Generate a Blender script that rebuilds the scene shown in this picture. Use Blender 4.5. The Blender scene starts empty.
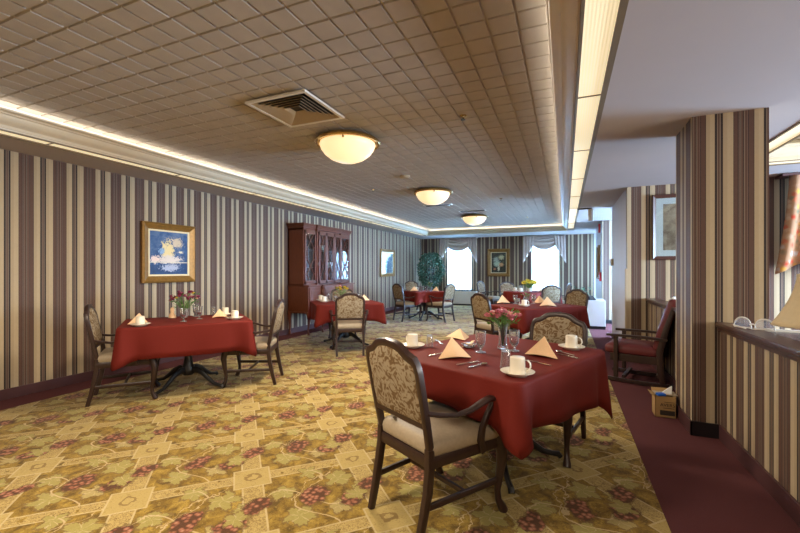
import bpy, math, random
from mathutils import Vector, Matrix
R = random.Random(7)
S = bpy.context.scene
COL = S.collection
PI = math.pi

# ------------------------------------------------------------------ node helpers
class X:
    """arithmetic on node sockets"""
    def __init__(s, nt, v): s.nt = nt; s.v = v
    def _m(s, op, *a, clamp=False):
        n = s.nt.nodes.new('ShaderNodeMath'); n.operation = op; n.use_clamp = clamp
        for i, q in enumerate((s,) + a):
            q = q.v if isinstance(q, X) else q
            if isinstance(q, (int, float)): n.inputs[i].default_value = q
            else: s.nt.links.new(q, n.inputs[i])
        return X(s.nt, n.outputs[0])
    def __add__(s, o): return s._m('ADD', o)
    __radd__ = __add__
    def __sub__(s, o): return s._m('SUBTRACT', o)
    def __rsub__(s, o): return X(s.nt, o)._m('SUBTRACT', s)
    def __mul__(s, o): return s._m('MULTIPLY', o)
    __rmul__ = __mul__
    def __truediv__(s, o): return s._m('DIVIDE', o)
    def lt(s, o): return s._m('LESS_THAN', o)
    def gt(s, o): return s._m('GREATER_THAN', o)
    def abs(s): return s._m('ABSOLUTE')
    def fract(s): return s._m('FRACT')
    def floor(s): return s._m('FLOOR')
    def sin(s): return s._m('SINE')
    def cos(s): return s._m('COSINE')
    def sqrt(s): return s._m('SQRT')
    def min(s, o): return s._m('MINIMUM', o)
    def max(s, o): return s._m('MAXIMUM', o)
    def atan2(s, o): return s._m('ARCTAN2', o)
    def clamp(s): return s._m('ADD', 0.0, clamp=True)

class M:
    def __init__(s, name, rough=.5, metal=0, spec=.5):
        s.m = bpy.data.materials.new(name); s.m.use_nodes = True
        s.nt = s.m.node_tree; s.b = s.nt.nodes['Principled BSDF']
        s.b.inputs['Roughness'].default_value = rough
        s.b.inputs['Metallic'].default_value = metal
        s.b.inputs['Specular IOR Level'].default_value = spec
        s.tc = None
    def coord(s, kind='Object', scale=None):
        if not s.tc: s.tc = s.nt.nodes.new('ShaderNodeTexCoord')
        o = s.tc.outputs[kind]
        if scale:
            mp = s.nt.nodes.new('ShaderNodeMapping'); mp.inputs['Scale'].default_value = scale
            s.nt.links.new(o, mp.inputs[0]); o = mp.outputs[0]
        return o
    def xyz(s, kind='Object'):
        n = s.nt.nodes.new('ShaderNodeSeparateXYZ'); s.nt.links.new(s.coord(kind), n.inputs[0])
        return [X(s.nt, n.outputs[i]) for i in range(3)]
    def vec(s, x, y, z=0.0):
        n = s.nt.nodes.new('ShaderNodeCombineXYZ')
        for i, q in enumerate((x, y, z)):
            if isinstance(q, X): s.nt.links.new(q.v, n.inputs[i])
            else: n.inputs[i].default_value = q
        return n.outputs[0]
    def noise(s, scale, detail=3, vec=None, dist=0, rough=.5):
        n = s.nt.nodes.new('ShaderNodeTexNoise'); n.inputs['Scale'].default_value = scale
        n.inputs['Detail'].default_value = detail; n.inputs['Distortion'].default_value = dist
        n.inputs['Roughness'].default_value = rough
        s.nt.links.new(vec or s.coord(), n.inputs['Vector']); return X(s.nt, n.outputs['Fac'])
    def voro(s, scale, vec=None, out='Distance', feature='F1'):
        n = s.nt.nodes.new('ShaderNodeTexVoronoi'); n.inputs['Scale'].default_value = scale
        n.feature = feature
        s.nt.links.new(vec or s.coord(), n.inputs['Vector'])
        return X(s.nt, n.outputs[out]) if out == 'Distance' else n.outputs[out]
    def mix(s, f, a, b):
        n = s.nt.nodes.new('ShaderNodeMix'); n.data_type = 'RGBA'; n.clamp_factor = True
        f = f.v if isinstance(f, X) else f
        if isinstance(f, (int, float)): n.inputs[0].default_value = f
        else: s.nt.links.new(f, n.inputs[0])
        for i, q in ((6, a), (7, b)):
            if isinstance(q, tuple): n.inputs[i].default_value = (*q, 1)
            else: s.nt.links.new(q, n.inputs[i])
        return n.outputs[2]
    def ramp(s, f, stops, interp='LINEAR'):
        n = s.nt.nodes.new('ShaderNodeValToRGB'); cr = n.color_ramp; cr.interpolation = interp
        while len(cr.elements) > 1: cr.elements.remove(cr.elements[-1])
        cr.elements[0].position = stops[0][0]; cr.elements[0].color = (*stops[0][1], 1)
        for p, c in stops[1:]:
            e = cr.elements.new(p); e.color = (*c, 1)
        s.nt.links.new(f.v, n.inputs[0]); return n.outputs[0]
    def base(s, c):
        if isinstance(c, tuple): s.b.inputs['Base Color'].default_value = (*c, 1)
        else: s.nt.links.new(c, s.b.inputs['Base Color'])
        return s
    def bump(s, h, dist=.002, strength=.5):
        n = s.nt.nodes.new('ShaderNodeBump'); n.inputs['Distance'].default_value = dist
        n.inputs['Strength'].default_value = strength
        s.nt.links.new(h.v, n.inputs['Height']); s.nt.links.new(n.outputs[0], s.b.inputs['Normal']); return s
    def emit(s, col, st):
        if isinstance(col, tuple): s.b.inputs['Emission Color'].default_value = (*col, 1)
        else: s.nt.links.new(col, s.b.inputs['Emission Color'])
        s.b.inputs['Emission Strength'].default_value = st; return s
    def __getattr__(s, k): raise AttributeError(k)

def plain(name, c, rough=.5, metal=0, nz=None, amt=.15, spec=.5):
    """a colour with a little procedural variation"""
    m = M(name, rough, metal, spec)
    nz = nz or 12
    n = m.noise(nz, 3)
    m.base(m.mix(n, tuple(v*(1-amt) for v in c), tuple(min(1, v*(1+amt)) for v in c)))
    return m.m

def srgb(r, g, b):
    f = lambda v: (v/255/12.92) if v/255 <= .04045 else ((v/255+.055)/1.055)**2.4
    return (f(r), f(g), f(b))

# ------------------------------------------------------------------ materials
MAT = {}
def wallpaper(name, offx, offy):
    m = M(name, .62, spec=.3)
    x, y, z = m.xyz()
    g = m.nt.nodes.new('ShaderNodeNewGeometry'); sp = m.nt.nodes.new('ShaderNodeSeparateXYZ')
    m.nt.links.new(g.outputs['Normal'], sp.inputs[0])
    isx = X(m.nt, sp.outputs[0]).abs().gt(.5)
    t = ((x - offx) * (1 - isx) + (y - offy) * isx) / .32
    t = t.fract()
    be = (.41, .325, .21); be2 = (.46, .37, .245); br = (.105, .056, .042); dk = (.030, .020, .020); gy = (.22, .17, .125); mv = (.20, .13, .10)
    seq = [(0, br), (.075, dk), (.095, mv), (.115, dk), (.13, gy), (.145, br), (.19, dk), (.205, gy), (.225, br), (.27, mv), (.285, dk), (.30, br), (.40, dk),
           (.412, be), (.50, be2), (.585, be), (.60, dk), (.645, gy), (.665, br), (.70, gy), (.725, dk), (.77, be), (.86, be2), (.985, dk)]
    c = m.ramp(t, seq, 'CONSTANT')
    n1 = m.noise(60, 4, m.coord('Object', (1, 1, .5)))
    c2 = m.mix(n1 * .35, c, (.20, .12, .12))
    m.base(m.mix(n1.gt(.56) * .25, c, c2))
    return m.m
MAT['paperL'] = wallpaper('striped wallpaper left', 0, 2.41)
MAT['paperB'] = wallpaper('striped wallpaper back', -1.95, 0)
MAT['paperC'] = wallpaper('striped wallpaper column', 1.28, 4.10)
MAT['paperH'] = wallpaper('striped wallpaper half wall', 1.02, .07)

def carpet_mat():
    m = M('grape and leaf carpet', .95, spec=.08)
    x, y, z = m.xyz()
    r = math.sqrt(.5)
    uu = ((x + y) * r - .09) / .70
    vv = ((y - x) * r - 2.83) / .735
    fu = (uu + .5).fract() - .5; fv = (vv + .5).fract() - .5
    nw = m.noise(11, 3); nw2 = m.noise(34, 2)
    wob = (nw - .5) * .12 + (nw2 - .5) * .035
    cu = uu.fract() + wob; cv = vv.fract() - wob
    au, av = fu.abs(), fv.abs()
    n_f = m.noise(60, 4, rough=.7)
    n_m = m.noise(13, 4, dist=.8)
    n_s = m.noise(42, 3, dist=1.8)
    n_k = m.noise(24, 3, dist=3.0)
    col = m.ramp(n_m, [(.32, (.10, .058, .010)), (.44, (.20, .120, .018)), (.56, (.30, .19, .030)), (.70, (.42, .285, .055))])
    col = m.mix((n_k - .5).abs().lt(.018) * .45, col, (.10, .055, .015))
    col = m.mix(n_s.gt(.60) * .55, col, (.10, .058, .014))
    col = m.mix(n_s.lt(.36) * .45, col, (.42, .31, .10))
    def ell(cx, cy, rx, ry, ang):
        ca, sa = math.cos(ang), math.sin(ang)
        dx, dy = cu - cx, cv - cy
        a = (dx*ca + dy*sa) / rx; b = (dy*ca - dx*sa) / ry
        return (a*a + b*b).sqrt()
    def leaf(col, cx, cy, rad, rot, c1=(.40, .335, .11), c2=(.27, .225, .060)):
        dx, dy = cu - cx, cv - cy
        d = (dx*dx + dy*dy).sqrt()
        th = dy.atan2(dx) + rot
        lob = (th * 2.5).cos().abs() * .48 + (th * 11).sin().abs() * .14 + .42
        q = d / (lob * rad) + (n_s - .5) * .35
        ins = q.lt(1.0)
        rim = ins * q.gt(.84)
        vein = (th * 2.5).sin().abs().gt(.975) * ins
        c = m.mix(ins, col, m.mix(n_f, c2, c1))
        c = m.mix(rim * .75, c, (.15, .075, .025))
        return m.mix(vein * .6, c, (.55, .46, .25))
    def grapes(col, cx, cy, rx, ry, ang):
        e = ell(cx, cy, rx, ry, ang) + (n_s - .5) * .6
        ins = e.lt(1.0)
        v = m.voro(34)
        gc = m.ramp(v, [(0, (.50, .30, .20)), (.25, (.38, .16, .10)), (.46, (.23, .075, .045)), (.60, (.08, .030, .016))])
        c = m.mix(ins, col, gc)
        return m.mix(e.gt(1.0) * e.lt(1.18) * .6, c, (.10, .055, .02))
    vl = (cv - (.5 + (cu * 7.0).sin() * .19)).abs().lt(.009)
    v2 = (cu - (.47 + (cv * 8.5 + 1.0).sin() * .15)).abs().lt(.008)
    v3 = (cv - (cu * .8 + .30 + (cu * 15).sin() * .04)).abs().lt(.006) * cu.gt(.3)
    vine = vl.max(v2).max(v3)
    # tan strips between square pads
    wi = .088
    wn = .066
    su = av.lt(wn) * au.gt(.13) * nw.lt(.62); sv = au.lt(wi) * av.gt(.13)
    strip = su.max(sv)
    edge = ((av - wn).abs().lt(.007) * au.gt(.14)).max((au - wi).abs().lt(.008) * av.gt(.14))
    mx = au.max(av)
    pad = mx.lt(.160); pedge = (mx - .160).abs().lt(.008)
    speck = m.noise(26, 3, dist=2.6)
    sc = m.mix(n_f, (.41, .30, .10), (.52, .39, .15))
    sc = m.mix((speck - .5).abs().lt(.026) * .8, sc, (.17, .10, .03))
    sc = m.mix(speck.gt(.60) * .7, sc, (.19, .12, .035))
    col = m.mix(strip, col, sc)
    col = m.mix(edge * .65, col, (.56, .45, .24))
    # leaves, grapes and vines wander over the strips
    col = leaf(col, .34, .27, .155, .4)
    col = leaf(col, .76, .70, .165, 1.3)
    col = leaf(col, .24, .64, .135, 2.2)
    col = leaf(col, .68, .27, .12, .9, (.46, .36, .15), (.30, .24, .08))
    col = leaf(col, .52, .90, .13, .2)
    col = leaf(col, .93, .50, .11, 1.9)
    col = m.mix(vine * (1 - strip) * .8, col, (.56, .43, .24))
    col = m.mix(edge * nw.gt(.5) * .5, col, (.56, .45, .24))
    pc = m.mix(n_f, (.39, .29, .095), (.49, .37, .14))
    pd = (fu*fu + fv*fv).sqrt()
    flower = (pd + (n_m - .5)*.14 - .05).abs().lt(.013)
    pc = m.mix(flower * .7, pc, (.18, .10, .03))
    pc = m.mix(speck.gt(.60) * .45, pc, (.25, .16, .05))
    col = m.mix(pad, col, pc)
    col = m.mix(pedge * .7, col, (.56, .45, .24))
    col = grapes(col, .50, .50, .145, .10, .9)
    col = grapes(col, .82, .34, .125, .09, .3)
    cu2, cu = cu, fu + wob
    col = grapes(col, .02, .52, .135, .085, .7)
    col = leaf(col, -.14, .40, .12, 2.6)
    cu = cu2
    n2 = m.noise(150, 2)
    col = m.mix(n2 * .35, col, (.12, .075, .025))
    m.base(col); m.bump(n2, .004, .6)
    m.b.inputs['Sheen Weight'].default_value = .14; m.b.inputs['Sheen Roughness'].default_value = .45
    return m.m
MAT['carpet'] = carpet_mat()
def burg():
    m = M('burgundy broadloom carpet', .95, spec=.05)
    n = m.noise(180, 3); n2 = m.noise(2.2, 3)
    c = m.mix(n, (.080, .027, .029), (.155, .058, .060))
    m.base(m.mix(n2 * .4, c, (.075, .03, .034))); m.bump(n, .004, .6); return m.m
MAT['burgundy'] = burg()
MAT['tile'] = plain('ceiling tile', (.46, .42, .38), .85, nz=6, amt=.10, spec=.2)
MAT['paint'] = plain('matte soffit paint', (.48, .44, .44), .85, nz=3, amt=.03, spec=.2)
MAT['crown'] = plain('cream crown moulding paint', (.66, .57, .42), .45, nz=5, amt=.05)
MAT['pale'] = plain('pale lavender wall paint', (.55, .53, .58), .6, nz=3, amt=.03)
MAT['white'] = plain('white enamel', (.78, .77, .74), .35, nz=8, amt=.03)
MAT['trimdark'] = plain('bronze fixture trim', (.20, .15, .09), .4, nz=8)
MAT['base'] = plain('dark burgundy baseboard', (.075, .028, .030), .5, nz=8)
MAT['black'] = plain('black metal', (.012, .012, .014), .35, nz=8)
MAT['vinylblk'] = plain('black vinyl base', (.014, .012, .014), .3, nz=8)
def wood(name, a, b, rough=.35, scale=(6, 6, 1.2)):
    m = M(name, rough)
    n = m.noise(7, 5, m.coord('Object', scale), dist=1.2)
    m.base(m.mix(n, a, b)); return m.m
MAT['chairwood'] = wood('dark walnut chair wood', (.016, .008, .007), (.046, .021, .016), .36)
MAT['mahog'] = wood('mahogany cabinet wood', (.070, .015, .004), (.17, .040, .010), .38)
MAT['capwood'] = wood('dark wood rail cap', (.035, .014, .012), (.085, .034, .026), .28, (6, 1.2, 6))
MAT['gold'] = plain('aged gilt frame', (.28, .145, .032), .4, .35, nz=30, amt=.35)
MAT['liner'] = plain('cream frame liner', (.80, .66, .40), .5, nz=10, amt=.06)
MAT['walnutframe'] = wood('dark picture frame wood', (.05, .02, .015), (.11, .045, .03), .35)
MAT['brass'] = plain('polished brass', (.62, .42, .16), .25, .9, nz=10, amt=.1)
MAT['steel'] = plain('polished cutlery steel', (.75, .74, .72), .15, 1, nz=10, amt=.05)
MAT['china'] = plain('cream china', (.80, .74, .62), .2, nz=10, amt=.03)
MAT['sheerlamp'] = plain('fabric lamp shade', (.66, .54, .34), .8, nz=40, amt=.08)
def cloth(name, c, sc=220, rough=.75):
    m = M(name, rough, spec=.25); n = m.noise(sc, 2); n2 = m.noise(4, 2)
    m.base(m.mix(n, tuple(v*.82 for v in c), tuple(v*1.12 for v in c))); m.bump(n, .0006, .5); return m.m
MAT['redcloth'] = cloth('deep red table linen', (.145, .0115, .0065))
MAT['napkin'] = cloth('peach table linen', (.93, .63, .37))
MAT['napkin2'] = cloth('cream table linen', (.84, .68, .42))
MAT['seat'] = cloth('beige vinyl seat', (.36, .29, .20), 60, .45)
MAT['burgvinyl'] = cloth('burgundy vinyl', (.13, .028, .030), 60, .4)
MAT['valance'] = cloth('taupe satin drapery', (.72, .61, .54), 40, .5)
MAT['card'] = plain('corrugated cardboard', (.42, .26, .10), .8, nz=20, amt=.1)
MAT['blue'] = plain('blue packet', (.01, .12, .60), .35, nz=20, amt=.1)
MAT['ink'] = plain('black ink', (.03, .02, .015), .8, nz=20, amt=.1)
MAT['paper'] = plain('white paper', (.82, .82, .80), .7, nz=20, amt=.03)
MAT['navy'] = plain('navy laminate', (.008, .016, .045), .25, nz=20, amt=.1)
MAT['red'] = plain('red plastic', (.60, .01, .02), .4, nz=20, amt=.05)
MAT['tan'] = plain('tan plastic', (.42, .33, .22), .5, nz=20, amt=.05)
def tapestry():
    m = M('scroll tapestry upholstery', .85, spec=.15)
    n = m.noise(15, 1, dist=3.2); n2 = m.noise(220, 2)
    c = m.ramp(n, [(.38, (.14, .085, .040)), (.46, (.18, .115, .058)), (.49, (.30, .245, .165)), (.62, (.35, .29, .20))])
    m.base(m.mix(n2 * .4, c, (.16, .10, .05))); m.bump(n2, .001, .5); return m.m
MAT['tapestry'] = tapestry()
def glass(name, col=(1, 1, 1), rough=.02, ior=1.45):
    m = M(name, rough); m.base(col); m.b.inputs['Transmission Weight'].default_value = 1
    m.b.inputs['IOR'].default_value = ior; return m.m
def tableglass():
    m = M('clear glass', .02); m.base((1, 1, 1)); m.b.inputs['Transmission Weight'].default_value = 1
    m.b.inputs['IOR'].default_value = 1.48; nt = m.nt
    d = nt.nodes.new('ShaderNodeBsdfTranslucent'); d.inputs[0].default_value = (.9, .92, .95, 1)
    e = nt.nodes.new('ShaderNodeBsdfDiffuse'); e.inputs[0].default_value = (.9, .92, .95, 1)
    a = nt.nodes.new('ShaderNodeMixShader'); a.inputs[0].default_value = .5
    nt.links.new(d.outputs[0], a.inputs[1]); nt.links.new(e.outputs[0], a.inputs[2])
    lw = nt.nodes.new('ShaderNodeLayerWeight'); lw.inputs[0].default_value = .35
    k = X(nt, lw.outputs['Facing']) * .35 + .06  # white mixed in, strongest at the edges, paints the bright highlights of glass
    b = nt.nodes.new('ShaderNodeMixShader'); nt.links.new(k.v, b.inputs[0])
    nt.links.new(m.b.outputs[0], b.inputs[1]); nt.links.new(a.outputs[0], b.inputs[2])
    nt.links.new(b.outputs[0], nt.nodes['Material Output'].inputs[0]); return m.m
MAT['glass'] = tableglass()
def pane(name, rough=.03, tint=(.85, .9, .92)):
    m = M(name, rough); nt = m.nt
    t = nt.nodes.new('ShaderNodeBsdfTransparent'); t.inputs[0].default_value = (*tint, 1)
    g = nt.nodes.new('ShaderNodeBsdfGlossy'); g.inputs['Roughness'].default_value = rough
    f = nt.nodes.new('ShaderNodeFresnel'); f.inputs[0].default_value = 1.5
    mx = nt.nodes.new('ShaderNodeMixShader')
    gb = nt.nodes.new('ShaderNodeNewGeometry')
    a = (X(nt, f.outputs[0]) * 1.6 + .04) * (1 - X(nt, gb.outputs['Backfacing']))
    nt.links.new(a.v, mx.inputs[0]); nt.links.new(t.outputs[0], mx.inputs[1]); nt.links.new(g.outputs[0], mx.inputs[2])
    nt.links.new(mx.outputs[0], nt.nodes['Material Output'].inputs[0]); return m.m
MAT['pane'] = pane('thin glazing')
def sheer():
    m = M('white sheer voile', .9); nt = m.nt
    t = nt.nodes.new('ShaderNodeBsdfTransparent')
    d = nt.nodes.new('ShaderNodeBsdfTranslucent'); d.inputs[0].default_value = (.85, .90, .97, 1)
    e = nt.nodes.new('ShaderNodeBsdfDiffuse'); e.inputs[0].default_value = (.80, .82, .86, 1)
    a = nt.nodes.new('ShaderNodeMixShader'); a.inputs[0].default_value = .3
    nt.links.new(d.outputs[0], a.inputs[1]); nt.links.new(e.outputs[0], a.inputs[2])
    b = nt.nodes.new('ShaderNodeMixShader')
    w = m.noise(5, 3)
    k = w * .3 + .68
    nt.links.new(k.v, b.inputs[0]); nt.links.new(t.outputs[0], b.inputs[1]); nt.links.new(a.outputs[0], b.inputs[2])
    nt.links.new(b.outputs[0], nt.nodes['Material Output'].inputs[0]); return m.m
MAT['sheer'] = sheer()
def lens(name, col, st):
    m = M(name, .4); x, y, z = m.xyz()
    rib = (x * 2*PI/.0185).sin() * .5 + .5
    rib2 = (y * 2*PI/.020).sin() * .5 + .5
    n = m.noise(1.3, 2)
    k = rib * .50 + rib2 * .22 + .0 + n * .4
    c = m.mix(k, tuple(v*.45 for v in col), col)
    m.base((.7, .66, .5)); m.emit(c, st); return m.m
MAT['lens'] = lens('prismatic light lens', (1, .82, .50), .60)
def emitter(name, col, st):
    m = M(name, .5); m.base((.8, .8, .8)); m.emit(col, st); return m.m
MAT['tube'] = emitter('fluorescent tube', (1, .92, .80), 6)
def bowl():
    m = M('alabaster glass bowl', .3); x, y, z = m.xyz()
    d = ((x+.10)*(x+.10) + (y-.02)*(y-.02)).sqrt()
    hot = (1 - d / .13).max(0.0)
    n = m.noise(7, 3)
    c = m.mix((n * .5 + .2), (1, .66, .30), (1, .80, .50))
    c = m.mix(hot, c, (1.0, .96, .8))
    m.base((.8, .7, .5)); m.emit(c, .60); return m.m
MAT['bowl'] = bowl()
def leafm(name, a, b, nz=18):
    m = M(name, .4); n = m.noise(nz, 2); m.base(m.mix(n, a, b)); return m.m
MAT['ficus'] = leafm('ficus leaf', (.020, .075, .045), (.10, .24, .14))
MAT['green'] = leafm('stem green', (.05, .14, .02), (.16, .30, .06))
MAT['pinkfl'] = leafm('pink petals', (.38, .06, .10), (.68, .26, .30), 60)
MAT['maroonfl'] = leafm('maroon petals', (.16, .01, .04), (.36, .05, .12), 60)
MAT['yellowfl'] = leafm('yellow petals', (.70, .46, .02), (.85, .68, .06), 60)
MAT['peachfl'] = leafm('peach petals', (.75, .33, .22), (.85, .50, .35), 60)
def floral():
    m = M('floral chintz', .95, spec=.05)
    v = m.voro(13, out='Color'); d = m.voro(13)
    n = m.noise(18, 3, dist=1)
    sp = m.nt.nodes.new('ShaderNodeSeparateColor'); m.nt.links.new(v, sp.inputs[0])
    h = X(m.nt, sp.outputs[0])
    c = m.ramp(h, [(0, (.40, .04, .02)), (.22, (.55, .16, .09)), (.42, (.40, .28, .20)), (.6, (.55, .28, .04)), (.75, (.10, .12, .08)), (.88, (.36, .36, .38))], 'CONSTANT')
    m.base(m.mix(((d * 1.6) + (n - .5)*.9).clamp(), c, (.30, .17, .10))); return m.m
MAT['floral'] = floral()

def painting(name, kind):
    m = M(name, .45); x, y, z = m.xyz()       # local: x across, z up, centred on the picture
    n = m.noise(9, 4, dist=.6); nf = m.noise(38, 3, dist=1.5)
    def blob(cx, cz, rx, rz, k=.7):
        a = (x - cx)/rx; b = (z - cz)/rz
        return ((a*a + b*b).sqrt() + (nf - .5)*k*4.5).lt(1.0)
    if kind == 'blue':
        col = m.ramp(n + z*.25, [(.25, (.008, .035, .11)), (.5, (.022, .08, .22)), (.75, (.10, .16, .29))])
        low = z.lt(-.18)
        col = m.mix(low * .6, col, (.008, .04, .14))
        for cx, cz, rx, rz, c in [(-.02, .02, .10, .17, (.78, .62, .30)), (.13, .16, .09, .07, (.62, .50, .36)), (0, -.10, .20, .06, (.72, .62, .55)), (-.22, -.10, .07, .05, (.80, .62, .55)), (.02, -.22, .14, .05, (.42, .46, .60)), (-.12, .03, .05, .04, (.25, .40, .62)), (.2, .02, .03, .02, (.80, .70, .50))]:
            col = m.mix(blob(cx, cz, rx, rz), col, c)
        col = m.mix((z + .14).abs().lt(.008) * .7, col, (.75, .68, .55))
    elif kind == 'dark':
        col = m.ramp(n, [(.35, (.010, .012, .010)), (.6, (.04, .05, .03)), (.75, (.13, .13, .06))])
        for cx, cz, rx, rz, c in [(-.10, .10, .10, .12, (.35, .42, .36)), (.10, .20, .10, .08, (.50, .50, .30)), (-.05, -.05, .13, .10, (.42, .55, .42)), (.10, -.08, .08, .07, (.60, .33, .16)), (.0, -.22, .04, .10, (.62, .62, .48)), (-.15, -.25, .05, .04, (.45, .20, .10))]:
            col = m.mix(blob(cx, cz, rx, rz), col, c)
    elif kind == 'pale':
        col = m.ramp(n, [(.3, (.16, .25, .40)), (.5, (.42, .50, .58)), (.7, (.66, .68, .68))])
        col = m.mix(blob(.05, -.05, .18, .25), col, (.24, .34, .46))
    else:
        col = m.ramp(n, [(.3, (.22, .13, .08)), (.55, (.42, .30, .20)), (.75, (.55, .44, .30))])
        col = m.mix(blob(.10, -.12, .14, .10), col, (.12, .06, .04))
    m.base(col); return m.m

# ------------------------------------------------------------------ mesh builder
class MB:
    def __init__(s): s.v = []; s.f = []
    def add(s, vs, fs, mat=None):
        o = len(s.v)
        s.v += [tuple(mat @ Vector(p)) if mat else tuple(p) for p in vs]
        s.f += [tuple(i + o for i in f) for f in fs]; return s
    def box(s, x0, x1, y0, y1, z0, z1, mat=None):
        vs = [(x, y, z) for z in (z0, z1) for y in (y0, y1) for x in (x0, x1)]
        return s.add(vs, [(0, 2, 3, 1), (4, 5, 7, 6), (0, 1, 5, 4), (2, 6, 7, 3), (0, 4, 6, 2), (1, 3, 7, 5)], mat)
    def lathe(s, prof, seg=24, c=(0, 0, 0), mat=None, sx=1, sy=1):
        vs, fs = [], []
        n = len(prof)
        for i in range(seg):
            a = 2*PI*i/seg
            for r, z in prof: vs.append((c[0]+r*math.cos(a)*sx, c[1]+r*math.sin(a)*sy, c[2]+z))
        for i in range(seg):
            j = (i+1) % seg
            for k in range(n-1): fs.append((i*n+k, j*n+k, j*n+k+1, i*n+k+1))
        if prof[0][0] > 1e-5: fs.append(tuple(i*n for i in reversed(range(seg))))
        if prof[-1][0] > 1e-5: fs.append(tuple(i*n+n-1 for i in range(seg)))
        return s.add(vs, fs, mat)
    def sweep(s, pts, rad, seg=8, side=None, sq=False, closed=False, mat=None):
        """tube along pts; rad: number, (a,b) or list of these; side: vector that fixes the a axis"""
        pts = [Vector(p) for p in pts]; n = len(pts)
        rl = rad if isinstance(rad, list) else [rad]*n
        rl = [(r, r) if isinstance(r, (int, float)) else r for r in rl]
        vs, fs = [], []
        pu = None
        for i, p in enumerate(pts):
            if closed: t = (pts[(i+1) % n] - pts[i-1]).normalized()
            else: t = (pts[min(i+1, n-1)] - pts[max(i-1, 0)]).normalized()
            if side is not None: u = Vector(side)
            elif pu is not None: u = pu
            else: u = Vector((0, 0, 1)) if abs(t.z) < .9 else Vector((1, 0, 0))
            u = (u - t*u.dot(t)).normalized(); pu = u
            w = t.cross(u)
            for k in range(seg):
                a = 2*PI*(k+.5)/seg
                ca, sa = math.cos(a), math.sin(a)
                if sq:
                    e = .45
                    ca = math.copysign(abs(ca)**e, ca); sa = math.copysign(abs(sa)**e, sa)
                vs.append(p + u*ca*rl[i][0] + w*sa*rl[i][1])
        m = n if closed else n-1
        for i in range(m):
            j = (i+1) % n
            for k in range(seg):
                l = (k+1) % seg
                fs.append((i*seg+k, i*seg+l, j*seg+l, j*seg+k))
        if not closed:
            fs.append(tuple(reversed(range(seg)))); fs.append(tuple((n-1)*seg+k for k in range(seg)))
        return s.add(vs, fs, mat)
    def prism(s, poly, fn, a, b):
        """poly: 2d outline, fn(p, q, h) -> point, extruded from h=a to h=b"""
        n = len(poly)
        vs = [fn(p[0], p[1], a) for p in poly] + [fn(p[0], p[1], b) for p in poly]
        fs = [tuple(reversed(range(n))), tuple(range(n, 2*n))] + [(i, (i+1) % n, n+(i+1) % n, n+i) for i in range(n)]
        return s.add(vs, fs)
    def grid(s, fn, nu, nv, closed=False):
        vs = [fn(i/nu, j/nv) for i in range(nu + (0 if closed else 1)) for j in range(nv+1)]
        fs = []
        for i in range(nu):
            i2 = (i+1) % nu if closed else i+1
            for j in range(nv): fs.append((i*(nv+1)+j, i2*(nv+1)+j, i2*(nv+1)+j+1, i*(nv+1)+j+1))
        return s.add(vs, fs)
    def cushion(s, outline, rings, top):
        """outline(k)->(x,y) list; rings: (inset factor, z); top: z of the crown"""
        n = len(outline); cx = sum(p[0] for p in outline)/n; cy = sum(p[1] for p in outline)/n
        vs = []
        for ins, z in rings:
            for x, y in outline: vs.append((cx+(x-cx)*ins, cy+(y-cy)*ins, z))
        fs = [tuple(reversed(range(n)))]
        for r in range(len(rings)-1):
            for i in range(n):
                j = (i+1) % n
                fs.append((r*n+i, r*n+j, (r+1)*n+j, (r+1)*n+i))
        vs.append((cx, cy, top)); c = len(vs)-1; r = (len(rings)-1)*n
        for i in range(n): fs.append((r+i, r+(i+1) % n, c))
        return s.add(vs, fs)
    def build(s, name, mat, parent=None, smooth=True, bevel=0, solid=0, angle=35, loc=None):
        me = bpy.data.meshes.new(name); me.from_pydata(s.v, [], s.f); me.update()
        me.materials.append(MAT[mat] if isinstance(mat, str) else mat)
        import bmesh as _b
        bm = _b.new(); bm.from_mesh(me); _b.ops.recalc_face_normals(bm, faces=bm.faces); bm.to_mesh(me); bm.free()
        if smooth:
            me.shade_smooth(); me.set_sharp_from_angle(angle=math.radians(angle))
        o = bpy.data.objects.new(name, me); COL.objects.link(o)
        if parent: o.parent = parent
        if loc: o.location = loc
        if solid:
            k = o.modifiers.new('t', 'SOLIDIFY'); k.thickness = solid; k.offset = 0
        if bevel:
            k = o.modifiers.new('b', 'BEVEL'); k.width = bevel; k.segments = 2; k.limit_method = 'ANGLE'
        return o

def tag(o, label=None, cat=None, group=None, kind=None):
    if label: o['label'] = label
    if cat: o['category'] = cat
    if group: o['group'] = group
    if kind: o['kind'] = kind
    return o
def thing(name, label, cat, loc=(0, 0, 0), rz=0, group=None):
    o = bpy.data.objects.new(name, None); COL.objects.link(o); o.empty_display_size = .1
    o.location = loc; o.rotation_euler = (0, 0, rz)
    return tag(o, label, cat, group)
def copy_tree(o, parent=None):
    c = o.copy(); COL.objects.link(c)
    if parent: c.parent = parent
    for ch in list(KIDS.get(o.name, [])): copy_tree(ch, c)
    return c
KIDS = {}
def kids(root):
    """remember the children of a finished prototype, level by level"""
    for o in list(COL.objects):
        if o.parent: KIDS.setdefault(o.parent.name, [])
    for o in list(COL.objects):
        if o.parent and o not in KIDS[o.parent.name]: KIDS[o.parent.name].append(o)
def place(proto, used, loc, rz, label, group=None, scale=None):
    """the first placement moves the prototype itself, later ones copy it with its parts"""
    if not used: o = proto; used.append(1)
    else: o = copy_tree(proto)
    o.location = loc; o.rotation_euler = (0, 0, rz)
    if scale: o.scale = scale
    o['label'] = label
    if group: o['group'] = group
    return o
def struct(name, mb, mat, **k): return tag(mb.build(name, mat, smooth=k.pop('smooth', False), **k), kind='structure')

# ------------------------------------------------------------------ room dimensions
H = 1.40
XL, YB, YR = -5.58, 15.74, -4.2          # left wall, back wall, wall behind the camera
ZS, ZT = 2.70, 2.93                      # soffit and tiled ceiling
XR = 6.2

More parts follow.
